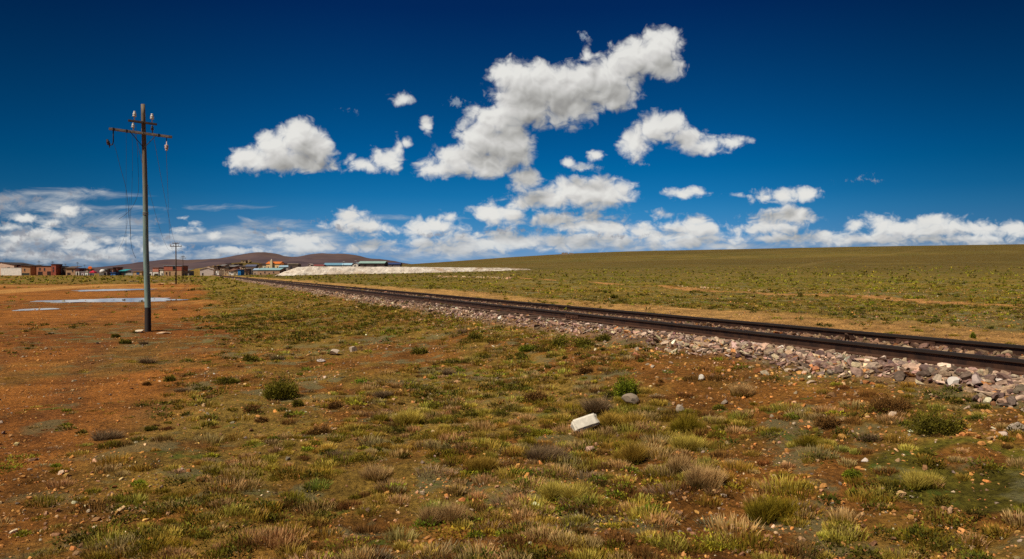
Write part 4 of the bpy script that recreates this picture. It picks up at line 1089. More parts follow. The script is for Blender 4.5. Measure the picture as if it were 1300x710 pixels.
def wire(pts, rad, label, name='wire', group='wires strung from the poles', parent=None):
    m = bpy.data.materials.get('wire_metal') or simple('wire_metal', (.06, .055, .055), .5, .1, 3, 0, .3)
    bm = bmesh.new(); add_tube(bm, pts, rad, 5); o = bmobj(name, bm, m)
    tag(o, label, 'wire', group); return o
def smoothpts(P, n=8):
    P = [Vector(p) for p in P]; Q2 = [P[0] + (P[0] - P[1])] + P + [P[-1] + (P[-1] - P[-2])]; out = []
    for i in range(1, len(Q2) - 2):
        for k in range(n):
            t = k / n; a, b, c, d = Q2[i - 1], Q2[i], Q2[i + 1], Q2[i + 2]
            out.append(.5 * ((2 * b) + (c - a) * t + (2 * a - 5 * b + 4 * c - d) * t * t + (3 * b - a - 3 * c + d) * t ** 3))
    return out + [P[-1]]
def make_poles():
    root, (x, y, z), M1, M2, s = make_pole1()
    p2 = copy_small_pole(223.5, 361, 308, [(.62, .82), (.20, .48)], 'second pole of the row, with two crossarms, beyond the puddles')
    p3 = copy_small_pole(232.3, 355, 325, None, 'third and farthest pole of the row, just right of the brick house', p2)
    town = [(49.6, 351, 331, 'pole before the long brick building at far left'), (67, 351, 332, 'pole beside the red tower at far left'), (83, 351, 335, 'pole left of the tan shed at far left'),
            (98.5, 351, 333, 'pole between the tan shed and the white box at far left'), (107.7, 351, 336, 'pole left of the orange oval sign')]
    base = None
    for px, b, t, lab in town:
        yy = 330.; o = copy_small_pole(px, b, t, None, lab, p2, rot=.3)
        o.location = ((px - CX) / F * yy, yy, hz1((px - CX) / F * yy, yy)); k = (EYE + (347 - t) / F * yy - o.location.z) / p2['h']; o.scale = (.8, .8, k)
        o['group'] = 'poles in the far left town'
    # live wires to the second pole, sagging
    bpy.context.view_layer.update()
    W2 = p2.matrix_world; H2 = p2['h']
    ends = [W2 @ Vector((-.74, -.125, H2 - .62 + .1)), W2 @ Vector((-.33, -.125, H2 - .62 + .1)), W2 @ Vector((.74, -.125, H2 - .62 + .1))]
    base = Vector((x, y, z))
    starts = [base + (M1 @ Vector((-.28, 0, .16))), base + (M1 @ Vector((.22, 0, .16))), base + (M1 @ Vector((.61, 0, -.22)))]
    names = ['sagging wire from the left insulator of the near pole to the second pole', 'sagging wire from the dark insulator of the near pole to the second pole', 'sagging wire from the hanging right insulator of the near pole to the second pole']
    for A, B, sag, nm in zip(starts, [ends[1], ends[2], ends[0]], (1.9, 1.9, 1.0), names):
        wire([A.lerp(B, t) + Vector((0, 0, -4 * sag * t * (1 - t))) for t in np.linspace(0, 1, 30)], .006, nm)
    for A, B, sag, nm in ((W2 @ Vector((-.74, -.125, H2 - .52)), p3.matrix_world @ Vector((-.74, -.125, H2 - .52)), .9, 'wire at the left arm ends between second and third pole'),
                          (W2 @ Vector((.74, -.125, H2 - .52)), p3.matrix_world @ Vector((.74, -.125, H2 - .52)), .9, 'wire at the right arm ends between second and third pole')):
        wire([A.lerp(B, t) + Vector((0, 0, -4 * sag * t * (1 - t))) for t in np.linspace(0, 1, 14)], .008, nm)
    # broken wires dangling from the arm, swung by the wind
    def loc(ppx, ppy, dy=0): return Vector(((ppx - CX) * s, y + dy, EYE + (347 - ppy) * s))
    g = 'broken wires dangling from the near pole'
    wire(smoothpts([loc(145.5, 183), loc(148.5, 193), loc(154, 215), loc(160, 237), loc(163, 260), loc(165.5, 290), loc(166.5, 308), loc(169, 320), loc(172.5, 328)]), .0050, 'long broken wire from the hook, ending in a curl above the hills', 'broken_wire', g)
    wire(smoothpts([loc(161, 167), loc(161, 200), loc(160.5, 240), loc(160.5, 280), loc(160, 318)]), .0034, 'thin straight broken wire hanging from the lower arm', 'broken_wire', g)
    wire(smoothpts([loc(168.5, 168), loc(169, 200), loc(168, 240), loc(166, 275), loc(166.2, 300)]), .0036, 'broken wire hanging from the white insulator on the lower arm', 'broken_wire', g)
    wire(smoothpts([loc(173.5, 158), loc(175.5, 200), loc(176.5, 235), loc(174.5, 250), loc(167, 265), loc(159, 273), loc(151.5, 278)]), .0046, 'broken wire from the upper arm curving away to the left', 'broken_wire', g)
    wire(smoothpts([loc(163, 250, .1), loc(161, 275, .1), loc(156, 300, .1), loc(148, 318, .1)]), .0028, 'faint frayed strand slanting down left', 'broken_wire', g)
# ------------------------------------------------------------------ the town
def house(name, label, x0, x1, yt, yb, Y, wall, roof, rt='flat', ops=(), depth=None, rot=0, group=None, two=None, cat='house', roofh=None):
    """front face spans px x0..x1, wall top at py yt; ops: (fx0, fx1, fz0, fz1, kind, colour) as shares of the front"""
    s = Y / F; w = (x1 - x0) * s; X = ((x0 + x1) / 2 - CX) * s
    gz = min(hz1(X - w / 2, Y), hz1(X + w / 2, Y), hz1(X, Y + 4)) - .15
    top = EYE + (347 - yt) * s; zb = max(gz, EYE + (347 - yb) * s - 1.2) if False else gz
    h = top - zb; dp = depth or max(5, min(w, 14) * .8)
    root = empty(name, (X, Y, zb), rot); tag(root, label, cat, group)
    wall = tuple(min(.85, c * 1.25) for c in wall)
    wm = cmat(wall, 'wall_plaster'); rm = cmat(roof, 'roof_sheet')
    hb = h if two is None else h * two[0]
    bm = bmesh.new(); add_box(bm, -w / 2, w / 2, 0, dp, 0, hb)
    if rt == 'gable':
        rh = roofh or w * .16
        a = [bm.verts.new(p) for p in ((-w / 2, .0, h + .002), (w / 2, .0, h + .002), (0, .0, h + rh))]; c = [bm.verts.new(p) for p in ((-w / 2, dp, h + .002), (w / 2, dp, h + .002), (0, dp, h + rh))]
        bm.faces.new(a); bm.faces.new(c[::-1]); bm.faces.new((a[0], a[1], c[1], c[0])); bm.faces.new((a[1], a[2], c[2], c[1])); bm.faces.new((a[2], a[0], c[0], c[2]))
    bmobj('wall', bm, wm, root)
    if two is not None:
        bm = bmesh.new(); add_box(bm, -w / 2 - .08, w / 2 + .08, -.08, dp + .08, hb + .003, h); bmobj('upper_wall', bm, cmat(tuple(c * 1.25 for c in two[1]), 'brick_wall'), root)
    o = .25
    bm = bmesh.new()
    if rt == 'flat': add_box(bm, -w / 2 - o, w / 2 + o, -o, dp + o, h + .004, h + .22)
    elif rt == 'shed':
        v = add_box(bm, -w / 2 - o, w / 2 + o, -.5, dp + o, h + .004, h + .16)
        for q in v:
            if q.co.y > 1: q.co.z += dp * .16
    elif rt == 'side':      # falls to the right
        v = add_box(bm, -w / 2 - o, w / 2 + o, -.4, dp + o, h + .004, h + .2)
        for q in v:
            if q.co.x < 0: q.co.z += w * (roofh or .1)
        wv = bmesh.new(); zz = h + w * (roofh or .1)
        a = [wv.verts.new(p) for p in ((-w / 2, .01, h), (w / 2, .01, h), (-w / 2, .01, zz))]; c = [wv.verts.new(p) for p in ((-w / 2, dp - .01, h), (w / 2, dp - .01, h), (-w / 2, dp - .01, zz))]
        wv.faces.new(a); wv.faces.new(c[::-1]); wv.faces.new((a[0], a[2], c[2], c[0])); wv.faces.new((a[1], c[1], c[2], a[2]))
        bmobj('side_gable', wv, wm, root)
    elif rt == 'gable':
        rh = roofh or w * .16; t = .14
        for sg in (-1, 1):
            p = [(0, h + rh + .003), (sg * (w / 2 + o), h - rh * o * 2 / w + .003), (sg * (w / 2 + o), h - rh * o * 2 / w + t), (0, h + rh + t)]
            f = [bm.verts.new((a, -o, c)) for a, c in p]; g = [bm.verts.new((a, dp + o, c)) for a, c in p]
            for k in range(4): bm.faces.new((f[k], f[(k + 1) % 4], g[(k + 1) % 4], g[k]))
            bm.faces.new(f); bm.faces.new(g[::-1])
    elif rt == 'ridge':     # long ridge parallel to the front
        rh = roofh or 1.2; t = .14
        for sg in (-1, 1):
            y0, y1 = (-o, dp / 2) if sg < 0 else (dp + o, dp / 2)
            p = [(y0, h + .003), (y1, h + rh), (y1, h + rh + t), (y0, h + t)]
            f = [bm.verts.new((-w / 2 - o, a, c)) for a, c in p]; g = [bm.verts.new((w / 2 + o, a, c)) for a, c in p]
            for k in range(4): bm.faces.new((f[k], f[(k + 1) % 4], g[(k + 1) % 4], g[k]))
            bm.faces.new(f); bm.faces.new(g[::-1])
        gv = bmesh.new()
        for sx in (-w / 2 + .02, w / 2 - .02):
            A = [gv.verts.new((sx + e, a, c)) for e in (-.02, .02) for a, c in ((0, h), (dp, h), (dp / 2, h + rh - .02))]
            gv.faces.new(A[:3]); gv.faces.new(A[3:][::-1])
            for k in range(3): gv.faces.new((A[k], A[(k + 1) % 3], A[3 + (k + 1) % 3], A[3 + k]))
        bmobj('gable_end', gv, wm, root)
    bmobj('roof', bm, rm, root)
    for (a, b_, c, d_, k, col) in ops:
        bm = bmesh.new(); X0, X1, Z0, Z1 = -w / 2 + a * w, -w / 2 + b_ * w, c * h + (.16 if k != 'window' else 0), d_ * h
        if two is not None and d_ > two[0]: yo = -.08
        else: yo = 0
        add_box(bm, X0, X1, yo - .05, yo + .1, Z0, Z1)
        q = bmobj(k, bm, cmat(col, 'painted_' + ('metal' if k != 'window' else 'glass')), root)
        if k == 'window':
            bm = bmesh.new(); add_box(bm, X0 - .1, X1 + .1, yo - .09, yo - .052, Z0 - .12, Z0 - .002); bmobj('sill', bm, wm, q)
    return root
BR = (.44, .21, .11); TAN = (.50, .35, .20); PK = (.55, .41, .33); WH = (.80, .76, .70); DK = (.035, .016, .016); CR = (.60, .44, .25); GR = (.26, .25, .25)
TEAL = (.10, .26, .30); BL = (.05, .14, .30); RD = (.30, .05, .035); RUST = (.12, .07, .05)
def make_town():
    g = 'houses along the far left road'
    d = lambda a, b, c=(.02, .015, .015): (a, b, 0, .45, 'door', c)
    w = lambda a, b, z0=.5, z1=.8, c=(.03, .03, .04): (a, b, z0, z1, 'window', c)
    Y = 345
    house('warehouse', 'grey pink building with a low arched roof behind the long white wall', -16, 18, 336.6, 350, Y + 12, PK, (.05, .04, .04), 'gable', [w(.1, .2), w(.75, .85)], roofh=1.3, group=g, cat='building', depth=16)
    # white boundary wall
    s = (Y - 8) / F; root = empty('boundary_wall', ((14.2 - CX) * s, Y - 8, hz1((14.2 - CX) * s, Y - 8) - .1)); tag(root, 'long white painted wall at the far left edge of the town', 'wall')
    bm = bmesh.new(); add_box(bm, -13 * s, 13 * s, 0, .3, 0, EYE + (347 - 340.3) * s - root.location.z); bmobj('wall_face', bm, cmat(WH, 'white_paint'), root)
    bm = bmesh.new(); zt = EYE + (347 - 340.3) * s - root.location.z; add_box(bm, -13.1 * s, 13.1 * s, -.06, .36, zt + .003, zt + .15); bmobj('coping', bm, cmat((.45, .42, .38), 'coping'), root)
    house('house', 'dark maroon house showing between the white wall and the tan gabled house', 18, 27, 336.4, 349, Y + 14, (.06, .02, .018), (.05, .03, .03), 'flat', [w(.3, .6)], group=g)
    house('house', 'tan brick house with a dark green-edged shopfront right of the white wall', 27, 38.5, 338.2, 349.5, Y, (.38, .20, .10), (.06, .045, .04), 'side', [(.08, .9, 0, .28, 'shutter', (.04, .045, .035)), w(.3, .45, .5, .75)], roofh=.08, group=g)  # shutter is a dark panel painted as the shade inside the shop opening
    house('house', 'maroon shed darkened for the shade of the gap left of the long brick building', 38.8, 46, 338.6, 349.5, Y + 4, (.055, .018, .016), (.04, .03, .03), 'shed', [d(.3, .6)], group=g)  # shade of the gap put into the maroon wall colour
    house('brick_building', 'long orange brick building with two dark doorways behind the tallest town pole', 46.3, 65, 338, 349.5, Y, (.34, .14, .075), (.07, .06, .06), 'flat', [(.10, .42, 0, .42, 'door', DK), (.72, .98, 0, .45, 'door', DK), w(.5, .6), w(.2, .3, .6, .8)], group=g, cat='building')
    house('brick_tower', 'narrow red brick tower at the right end of the long brick building', 65.2, 71, 335.8, 349.5, Y - 1, (.28, .07, .045), (.12, .05, .04), 'flat', [w(.3, .6, .6, .75), w(.3, .6, .35, .5)], group=g, cat='tower')
    house('house', 'grey blue house right of the red brick tower', 71.3, 79, 338.6, 349.5, Y + 3, (.27, .26, .27), (.10, .10, .11), 'side', [(.1, .9, 0, .28, 'door', DK)], roofh=.1, group=g)
    house('house', 'dark narrow shed left of the tan shed at far left', 79.3, 83.4, 340, 349.5, Y + 2, (.05, .028, .022), (.04, .03, .03), 'flat', [d(.3, .7)], group=g)
    house('house', 'tan shed with a slanting roof and dark car gate in the left town', 83.6, 95.5, 340.6, 349.5, Y, (.34, .21, .13), (.12, .08, .06), 'shed', [(.15, .5, 0, .4, 'door', DK), w(.65, .8)], group=g)
    house('house', 'little maroon topped kiosk with a white awning beside a pole', 96, 100.6, 341, 349.8, Y - 5, (.5, .46, .42), (.10, .03, .03), 'flat', [d(.3, .7)], group=g, two=(.62, (.10, .03, .03)), cat='kiosk')
    s = (Y - 10) / F
    house('house', 'brick house behind the white box, left of the orange oval sign', 102, 111.5, 342, 349.5, Y + 6, (.34, .19, .13), (.10, .07, .06), 'flat', [w(.2, .35), w(.6, .75)], group=g)
    house('shed', 'small white box shed just left of the red canopy', 108, 111.6, 345, 350, Y - 12, (.66, .66, .62), (.5, .5, .48), 'flat', [d(.3, .7, (.2, .25, .25))], group=g, cat='shed')
    house('shed', 'lilac white box shed left of the small white box shed', 103, 106.4, 345.8, 350, Y - 10, (.55, .48, .52), (.4, .36, .4), 'flat', [d(.2, .7)], group=g, cat='shed')
    house('brick_house', 'brick house with a blue tarpaulin front below the hills', 136.5, 143.5, 341.2, 349, Y + 10, (.26, .13, .10), (.09, .05, .045), 'flat', [w(.2, .4), w(.6, .8)], group=g)
    house('brick_house', 'maroon upper storey house right of the brick house with blue tarpaulin', 143.8, 149, 339.8, 349, Y + 12, (.17, .06, .05), (.07, .04, .04), 'flat', [w(.2, .4), w(.6, .8), d(.4, .6)], group=g)
    house('house', 'low grey house between the white dome tank and the brick house', 127.5, 135.8, 342.6, 349, Y + 8, (.20, .16, .15), (.08, .07, .07), 'shed', [d(.5, .8), w(.1, .3)], group=g)
    house('shed', 'bright blue shed before the brick houses', 140.5, 146.5, 346.3, 349.6, Y - 4, (.03, .10, .30), (.03, .09, .28), 'flat', [d(.3, .5)], group=g, cat='shed')
    house('shed', 'teal shed with a dark front below the hills, right of the blue shed', 152, 159.5, 344.4, 349.2, Y, (.05, .13, .13), (.03, .26, .28), 'shed', [(.2, .8, 0, .6, 'door', DK)], group=g, cat='shed')
    s = Y / F; root = empty('boundary_wall', ((164 - CX) * s, Y, hz1((164 - CX) * s, Y) - .1)); tag(root, 'low pale wall between the teal shed and the tan hut', 'wall')
    bm = bmesh.new(); add_box(bm, -4.4 * s, 4.4 * s, 0, .3, 0, 1.3); bmobj('wall_face', bm, cmat((.45, .42, .37), 'pale_paint'), root)
    bm = bmesh.new(); add_box(bm, -4.5 * s, 4.5 * s, -.06, .36, 1.303, 1.4); bmobj('coping', bm, cmat((.35, .3, .26), 'coping'), root)
    # oval orange sign, canopy, tank
    s = (Y - 15) / F; yy = Y - 15; X = (114.4 - CX) * s; z = hz1(X, yy); top = EYE + (347 - 338.4) * s - z
    root = empty('roadside_sign', (X, yy, z)); tag(root, 'orange oval sign on a post in the left town', 'sign')
    bm = bmesh.new(); add_tube(bm, [(0, 0, -.2), (0, 0, top - .6)], .09, 8); bmobj('post', bm, cmat((.2, .2, .2), 'metal_post'), root)
    bm = bmesh.new(); add_lathe(bm, [(.85, -.12), (1, -.06), (1, .06), (.85, .12)], Matrix.Translation((0, 0, top - .62)) @ Matrix.Rotation(R_(90), 4, 'X') @ Matrix.Diagonal((.95, .68, 1, 1)), 20)
    bmobj('sign_panel', bm, cmat((.75, .16, .015), 'orange_enamel'), root)
    X = (118.3 - CX) * s; z = hz1(X, yy); root = empty('canopy', (X, yy, z)); tag(root, 'red market canopy on white posts under the orange oval sign', 'canopy')
    bm = bmesh.new(); hh = EYE + (347 - 343.2) * s - z; wv = 3.2 * s
    b0 = [bm.verts.new(p) for p in ((-wv, -1.2, hh * .62), (wv, -1.2, hh * .62), (wv, 1.2, hh * .62), (-wv, 1.2, hh * .62))]; t0 = bm.verts.new((0, 0, hh)); t1 = [bm.verts.new((v.co.x, v.co.y, v.co.z - .35)) for v in b0]
    for k in range(4): bm.faces.new((b0[k], b0[(k + 1) % 4], t0)); bm.faces.new((t1[k], t1[(k + 1) % 4], b0[(k + 1) % 4], b0[k]))
    bm.faces.new(t1[::-1]); bmobj('awning', bm, cmat((.48, .02, .05), 'red_cloth'), root)
    for a in (-1, 1):
        for b in (-1, 1):
            bm = bmesh.new(); add_tube(bm, [(a * wv * .9, b * 1.1, -.1), (a * wv * .9, b * 1.1, hh * .6 - .36)], .06, 6); bmobj('post', bm, cmat((.6, .6, .58), 'white_metal'), root)
    X = (124 - CX) * s; z = hz1(X, yy + 4); root = empty('water_tank', (X, yy + 4, z)); tag(root, 'white dome topped tank on a grey stand right of the red canopy', 'tank')
    hh = EYE + (347 - 342) * s - z
    bm = bmesh.new(); add_lathe(bm, [(1.1, hh - 1.5), (1.2, hh - 1.3), (1.2, hh - .8), (1.0, hh - .35), (.6, hh - .08), (.1, hh)], n=20); bmobj('tank_body', bm, cmat((.75, .73, .70), 'white_plastic'), root, True)
    bm = bmesh.new(); add_box(bm, -1.1, 1.1, -1.0, 1.0, -.1, hh - 1.504); bmobj('stand', bm, cmat((.16, .15, .14), 'grey_block'), root)
    # middle: between the two near poles
    g = 'houses beyond the puddles'
    house('house', 'tan hut with a blue door left of the near pole foot hills', 169.5, 180, 344.9, 351.5, 300, (.42, .27, .14), (.30, .2, .12), 'flat', [(.35, .72, .25, .8, 'shutter', (.02, .09, .24))], group=g)
    house('shed', 'small white shed right of the near pole', 189.5, 193.2, 343.6, 350, 305, (.55, .52, .5), (.4, .38, .37), 'flat', [d(.3, .6)], group=g, cat='shed')
    house('house', 'house with pink upper wall and white ground floor, right of the near pole', 194.2, 201, 340.3, 350, 300, (.62, .60, .56), (.2, .1, .08), 'flat', [(.25, .95, 0, .3, 'door', DK)], two=(.52, (.42, .17, .12)), group=g)
    house('shed', 'narrow white shed left of the two storey brick house', 203, 207.3, 342.6, 350, 300, (.60, .55, .48), (.4, .36, .3), 'flat', [d(.5, .8)], group=g, cat='shed')
    house('brick_house', 'two storey brick house with a dark loft opening behind the second pole', 208.3, 230.5, 337.9, 351, 285, (.36, .22, .12), (.20, .25, .30), 'flat', [(.50, .70, .62, .98, 'window', (.01, .008, .008)), (.1, .18, .15, .4, 'window', DK), d(.3, .36), (.62, .7, .1, .38, 'window', DK)], two=(.55, (.30, .09, .055)), group=g)  # upper window panel coloured near-black for the shade inside the loft opening
    house('house', 'dim grey house at the right of the two storey brick house', 231.5, 240, 344, 350, 320, (.17, .16, .16), (.10, .10, .11), 'shed', [d(.4, .6)], group=g)
    # right: at the foot of the little hill
    g = 'houses at the foot of the town hill'
    house('warehouse', 'white pink gabled warehouse where the rails vanish', 254.5, 270.5, 342.2, 348.5, 400, (.56, .48, .45), (.50, .43, .41), 'gable', [d(.15, .25)], roofh=1.0, group=g, cat='building', rot=.25)
    rr = np.random.default_rng(77)
    lab_w = {'tan': (.40, .29, .18), 'brown': (.20, .12, .08), 'brick red': (.32, .13, .08), 'cream': (.56, .46, .32), 'pale grey': (.42, .39, .37), 'white': (.64, .60, .56), 'pinkish': (.42, .28, .22), 'dark brown': (.09, .055, .045)}
    H = [(266.5, 271, 338.7, 405, 'tan', 'flat'), (272, 276.5, 337.6, 425, 'dark brown', 'flat'), (274, 278, 343, 390, 'white', 'flat'), (279.5, 285, 340.8, 400, 'cream', 'flat'), (277, 283.5, 338, 430, 'brown', 'shed'),
         (285.5, 290, 343, 392, 'tan', 'flat'), (284.5, 288.5, 338.6, 432, 'pale grey', 'flat'), (288.8, 298, 339, 438, 'brick red', 'shed'), (290.5, 296.5, 344, 385, 'white', 'shed'), (297.5, 301.5, 344.2, 384, 'cream', 'flat'),
         (298.5, 306, 337.8, 448, 'pinkish', 'flat'), (300, 309, 342.4, 394, 'brick red', 'flat'), (306.5, 311, 338.6, 444, 'tan', 'shed'), (291, 297, 336.2, 462, 'tan', 'flat'), (305.5, 311.5, 344.6, 380, 'tan', 'flat'),
         (312.3, 316, 342, 388, 'brown', 'flat'), (315.4, 319, 341.2, 392, 'white', 'flat'), (280, 286, 335.6, 470, 'pinkish', 'flat'), (287, 291, 335, 476, 'brown', 'flat'), (319.5, 323, 341.6, 396, 'brown', 'flat'),
         (324.5, 329, 336.8, 440, 'tan', 'flat'), (329.4, 333, 335.6, 446, 'pinkish', 'flat'), (333.4, 337.5, 336.6, 440, 'cream', 'flat'), (297.5, 303, 335, 480, 'brown', 'flat'), (268, 273, 335.5 + 4, 440, 'brown', 'flat')]
    for k, (a, b, t, Yh, cn, rt) in enumerate(H):
        side = 'lower row' if Yh < 400 else ('middle row' if Yh < 450 else 'top row')
        n_in = sum(1 for q in H if (('lower row' if q[3] < 400 else ('middle row' if q[3] < 450 else 'top row')) == side) and q[0] < a)
        ordw = ['first', 'second', 'third', 'fourth', 'fifth', 'sixth', 'seventh', 'eighth', 'ninth', 'tenth', 'eleventh', 'twelfth', 'thirteenth'][n_in]
        c = lab_w[cn]; rc = [(.10, .07, .06), (.16, .15, .15), (.18, .09, .06)][k % 3]
        house('house', f'{cn} house, {ordw} from the left in the {side} on the town hill', a, b, t, 348, Yh, c, rc, rt, [d(.15, .35, [(.02, .02, .02), (.03, .08, .12), (.08, .03, .02)][k % 3]), w(.55, .8, .5, .8)] + ([w(.15, .35, .6, .85)] if k % 2 else []), group=g, rot=rr.uniform(-.15, .2), depth=6)
    house('shed', 'bright blue kiosk in front of the town hill houses', 302, 305.6, 343, 348.4, 372, (.02, .16, .42), (.02, .13, .36), 'flat', [d(.3, .6, (.01, .08, .2))], group=g, cat='kiosk')
    house('long_shed', 'long low shed with a slate blue roof above the town hill houses', 312, 324.5, 338.6, 345, 430, (.20, .14, .11), (.09, .10, .16), 'ridge', [d(.2, .3), w(.5, .6)], roofh=1.1, group=g, cat='building')
    house('long_shed', 'long tan shed with a pale teal roof in front of the yellow church', 327, 355, 343.2, 349, 372, (.36, .22, .14), (.22, .36, .38), 'ridge', [d(.12, .17), d(.5, .55), w(.7, .76, .4, .7), w(.3, .36, .4, .7)], roofh=1.1, group=g, cat='building', depth=12)
    house('shed', 'small shed with a pale blue roof left of the long teal roofed shed', 321.5, 327, 343.2, 349, 376, (.36, .27, .2), (.28, .38, .50), 'ridge', [d(.3, .5)], roofh=.9, group=g, cat='shed')
    # church
    c = house('church', 'yellow church with an orange roof and a small tower above the pale bank', 338, 355, 335.2, 345, 400, (.66, .47, .24), (.62, .17, .03), 'ridge', [(.12, .20, .45, .75, 'window', (.12, .07, .04)), (.3, .38, .45, .75, 'window', (.12, .07, .04)), (.55, .63, .45, .75, 'window', (.12, .07, .04)), (.8, .88, .45, .75, 'window', (.12, .07, .04)), d(.42, .5)], roofh=1.2, cat='church', depth=9)
    s = 400 / F; h0 = EYE + (347 - 335.2) * s - c.location.z
    bm = bmesh.new(); tx = (344.8 - 346.5) * s; add_box(bm, tx - 1.5 * s, tx + 1.5 * s, -.9, 1.1, 0, h0 + 4.2 * s); bmobj('tower', bm, cmat((.70, .55, .33), 'yellow_plaster'), c)
    bm = bmesh.new(); bm2 = add_lathe(bm, [(1.0 * s, h0 + 4.2 * s + .003), (.9 * s, h0 + 4.9 * s), (.15 * s, h0 + 6.0 * s), (.05, h0 + 6.8 * s)], Matrix.Translation((tx, .1, 0)), 8); bmobj('spire', bm, cmat((.6, .5, .38), 'pale_plaster'), c)
    bm = bmesh.new(); add_box(bm, 8.6 * s, 13.4 * s, .3, 6, 0, h0 - .5 * s); bmobj('annex', bm, cmat((.62, .46, .28), 'yellow_plaster'), c)
    bm = bmesh.new(); add_box(bm, 8.4 * s, 13.6 * s, .1, 6.2, h0 - .5 * s + .003, h0 - .1 * s + .3); bmobj('annex_roof', bm, cmat((.62, .17, .03), 'roof_sheet'), c)
    # roofs showing over the bank
    g = 'roofs beyond the pale bank'
    house('building', 'small cream building with a dark front at the left end of the bank top', 366, 378.5, 335.5, 345, 350, (.10, .07, .06), (.62, .50, .36), 'flat', [w(.2, .4, .6, .8)], group=g, cat='building')
    house('shed', 'pinkish little house on the bank top, alone against the mountain', 391, 394.4, 336.3, 345, 352, (.55, .42, .38), (.5, .38, .34), 'gable', [w(.3, .6, .7, .85)], roofh=.5, group=g, cat='shed')
    house('long_shed', 'long low shed with a dark red roof beyond the bank', 395.5, 410.5, 338.0, 345, 372, (.25, .14, .12), (.20, .05, .045), 'ridge', [w(.4, .5, .75, .9)], roofh=.7, group=g, cat='building')
    house('long_shed', 'pale blue roof beyond the bank at the left, before the blue shed', 354, 372, 339.2, 345, 380, (.3, .25, .22), (.30, .42, .52), 'ridge', [w(.4, .5, .7, .9)], roofh=.8, group=g, cat='building')
    house('long_shed', 'long shed with a steel blue roof beyond the middle of the bank', 411, 433, 337.0, 345, 385, (.24, .22, .22), (.13, .27, .38), 'ridge', [w(.1, .2, .7, .9), w(.6, .7, .7, .9)], roofh=1.2, group=g, cat='building')
    house('long_shed', 'shed with a bright pale blue roof between the steel blue and the teal roof', 434.5, 446, 336.8, 345, 380, (.5, .46, .42), (.30, .48, .60), 'ridge', [w(.3, .5, .7, .9)], roofh=1.0, group=g, cat='building')
    house('house', 'white gabled house at the left end of the green roofed hall', 447.5, 454.5, 335.5, 345, 372, (.62, .56, .50), (.30, .34, .4), 'gable', [w(.3, .6, .7, .85)], roofh=.9, group=g)
    house('hall', 'long hall with a pale green roof and dark open front beyond the bank', 455, 488, 334.6, 345, 375, (.06, .04, .035), (.26, .38, .34), 'ridge', [w(.2, .3, .6, .85, (.02, .015, .012)), w(.6, .7, .6, .85, (.02, .015, .012))], roofh=1.1, group=g, cat='building')  # dark wall colour stands in for the shade inside an open front
    house('long_shed', 'low shed with a deep blue roof at the right end of the town', 490, 508, 335.8, 345, 400, (.14, .11, .11), (.03, .055, .16), 'ridge', [w(.4, .5, .7, .9)], roofh=.9, group=g, cat='building')
    for (px, yt, lab) in ((436.5, 332.5, 'lamp mast beyond the bank, left of the white gabled house'), (451.5, 331.5, 'lamp mast beside the pale green roof')):
        s = 368 / F; X = (px - CX) * s; z = hz1(X, 368); root = empty('lamp_mast', (X, 368, z)); tag(root, lab, 'lamp mast'); hh = EYE + (347 - yt) * s - z
        bm = bmesh.new(); add_tube(bm, [(0, 0, -.2), (0, 0, hh)], [.12, .07], 8); bmobj('mast', bm, cmat((.08, .07, .07), 'mast_metal'), root)
        bm = bmesh.new(); add_box(bm, -.5, .5, -.15, .15, hh, hh + .25); bmobj('lamp_head', bm, cmat((.4, .4, .4), 'lamp_metal'), root)
    # on the little hill: adobe hut and an outcrop with bushes
    house('adobe_hut', 'roofless tan adobe hut on top of the town hill', 305.8, 312, 331, 336, 548, (.30, .21, .12), (.24, .17, .10), 'flat', [w(.4, .6, .5, .8)], depth=4, cat='hut')
    x, y = (317 - CX) / F * 550, 550
    P, T = rock_templates(1, 3, 222, .3)[0]; V = P * np.array([2.7, 2.4, 1.9]); V[:, 2] += .9
    o = mesh_tris('rock_outcrop', V, T, cmat((.17, .11, .06), 'brown_rock')); o.location = (x, y, hz1(x, y)); tag(o, 'brown rounded outcrop right of the adobe hut on the town hill', 'rock')
    # ruin on the ridge of the grassland
    Yr = 690; 
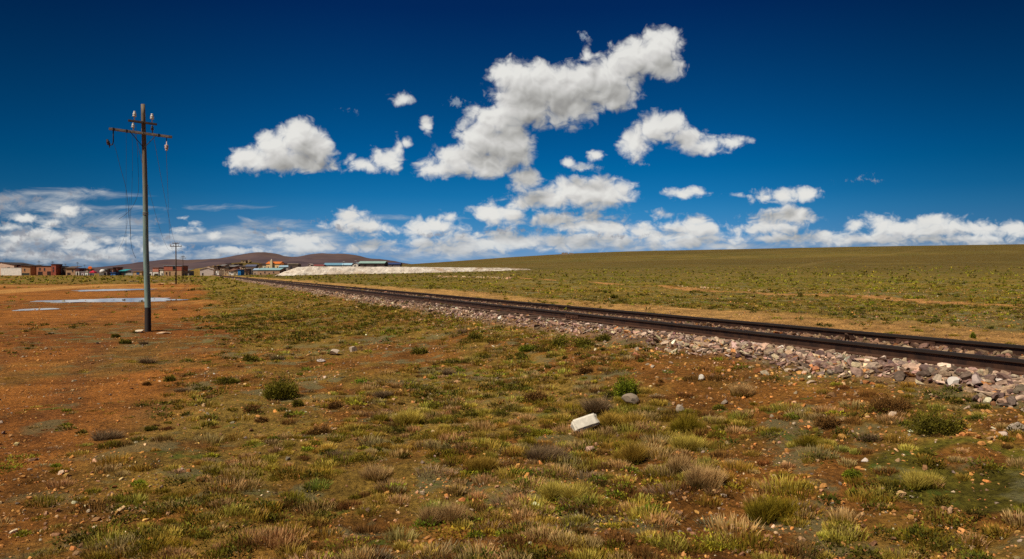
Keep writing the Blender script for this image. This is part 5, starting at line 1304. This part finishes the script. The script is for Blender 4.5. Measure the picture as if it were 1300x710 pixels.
    for (a, b, yt, lab) in ((713, 721, 320.2, 'left part of the ruined stone walls on the skyline ridge'), (722.5, 728, 320.8, 'right part of the ruined stone walls on the skyline ridge')):
        s = Yr / F; X = ((a + b) / 2 - CX) * s; z = hz1(X, Yr); bm = bmesh.new(); r = np.random.default_rng(int(a))
        n = 9; w_ = (b - a) * s
        for k in range(n):
            add_box(bm, -w_ / 2 + w_ * k / n + .01, -w_ / 2 + w_ * (k + 1) / n - .01, 0, .8, -.5, max(.5, (EYE + (347 - yt) * s - z)) * r.uniform(.6, 1.0))
        o = bmobj('ruined_wall', bm, cmat((.30, .22, .15), 'field_stone')); o.location = (X, Yr, z); tag(o, lab, 'ruin', 'ruined walls on the ridge')
    # line of stones beside the track across the grassland: one mass
    r = np.random.default_rng(91); px = r.uniform(548, 650, 170); pos = []
    px = np.concatenate([px, r.uniform(860, 1010, 50), r.normal(894, 3, 16)]); py = np.interp(px, [548, 600, 650, 894, 1010], [351.3, 352.2, 354.0, 365.5, 372.5]) + r.normal(0, .6, len(px))
    for a, b in zip(px, py): pos.append(onground(a, b))
    sz = r.uniform(.08, .28, len(px)) * np.where(px > 800, .35, 1)
    o = scatter_rocks('rubble', np.array(pos), sz, pick_cols(r, len(px), [(.46, .29, .15), (.50, .37, .22), (.36, .2, .10)], [3, 2, 1]), attrmat('field_rubble', .9, 0, 5, .2), rock_templates(6, 1, 9), (.5, .9), .2, 3); tag(o, kind='stuff')
    # curb-like clods by the far puddle
    for (px, py, wd, lab) in ((203, 362, 12, 'pale clod of earth left of the foot of the second pole'), (218, 362, 8, 'smaller clod of earth next to the foot of the second pole')):
        stone(px, py, wd, 3.2, (.48, .28, .13), 'clod', lab, seed=px, sub=2)
make_camera(); make_sun(); make_world()
make_ground()
make_puddle(150, 381.3, 152, 5.2, 'longest puddle, reaching behind the near pole, nearest to it', 3)
make_puddle(146, 368.3, 66, 3.0, 'middle puddle farther back, left of the near pole', 5)
make_puddle(48, 393.3, 42, 3.0, 'small nearest puddle at the left of the dirt lot', 7)
make_puddle(208, 356.5, 16, 2.6, 'farthest small puddle in front of the brick houses', 9)
make_mountains(); make_bank()
make_ballast(); make_pebbles(); make_grass(); make_singles()
make_track(); make_poles(); make_town()
sc = bpy.context.scene
sc.view_settings.view_transform = 'Standard'; sc.view_settings.look = 'None'; sc.view_settings.exposure = 0; sc.view_settings.gamma = 1
sc.cycles.use_denoising = False
sc.cycles.max_bounces = 4; sc.cycles.diffuse_bounces = 2; sc.cycles.glossy_bounces = 2; sc.cycles.transmission_bounces = 2; sc.cycles.transparent_max_bounces = 4
sc.cycles.pixel_filter_type = 'BLACKMAN_HARRIS'; sc.cycles.filter_width = 1.5
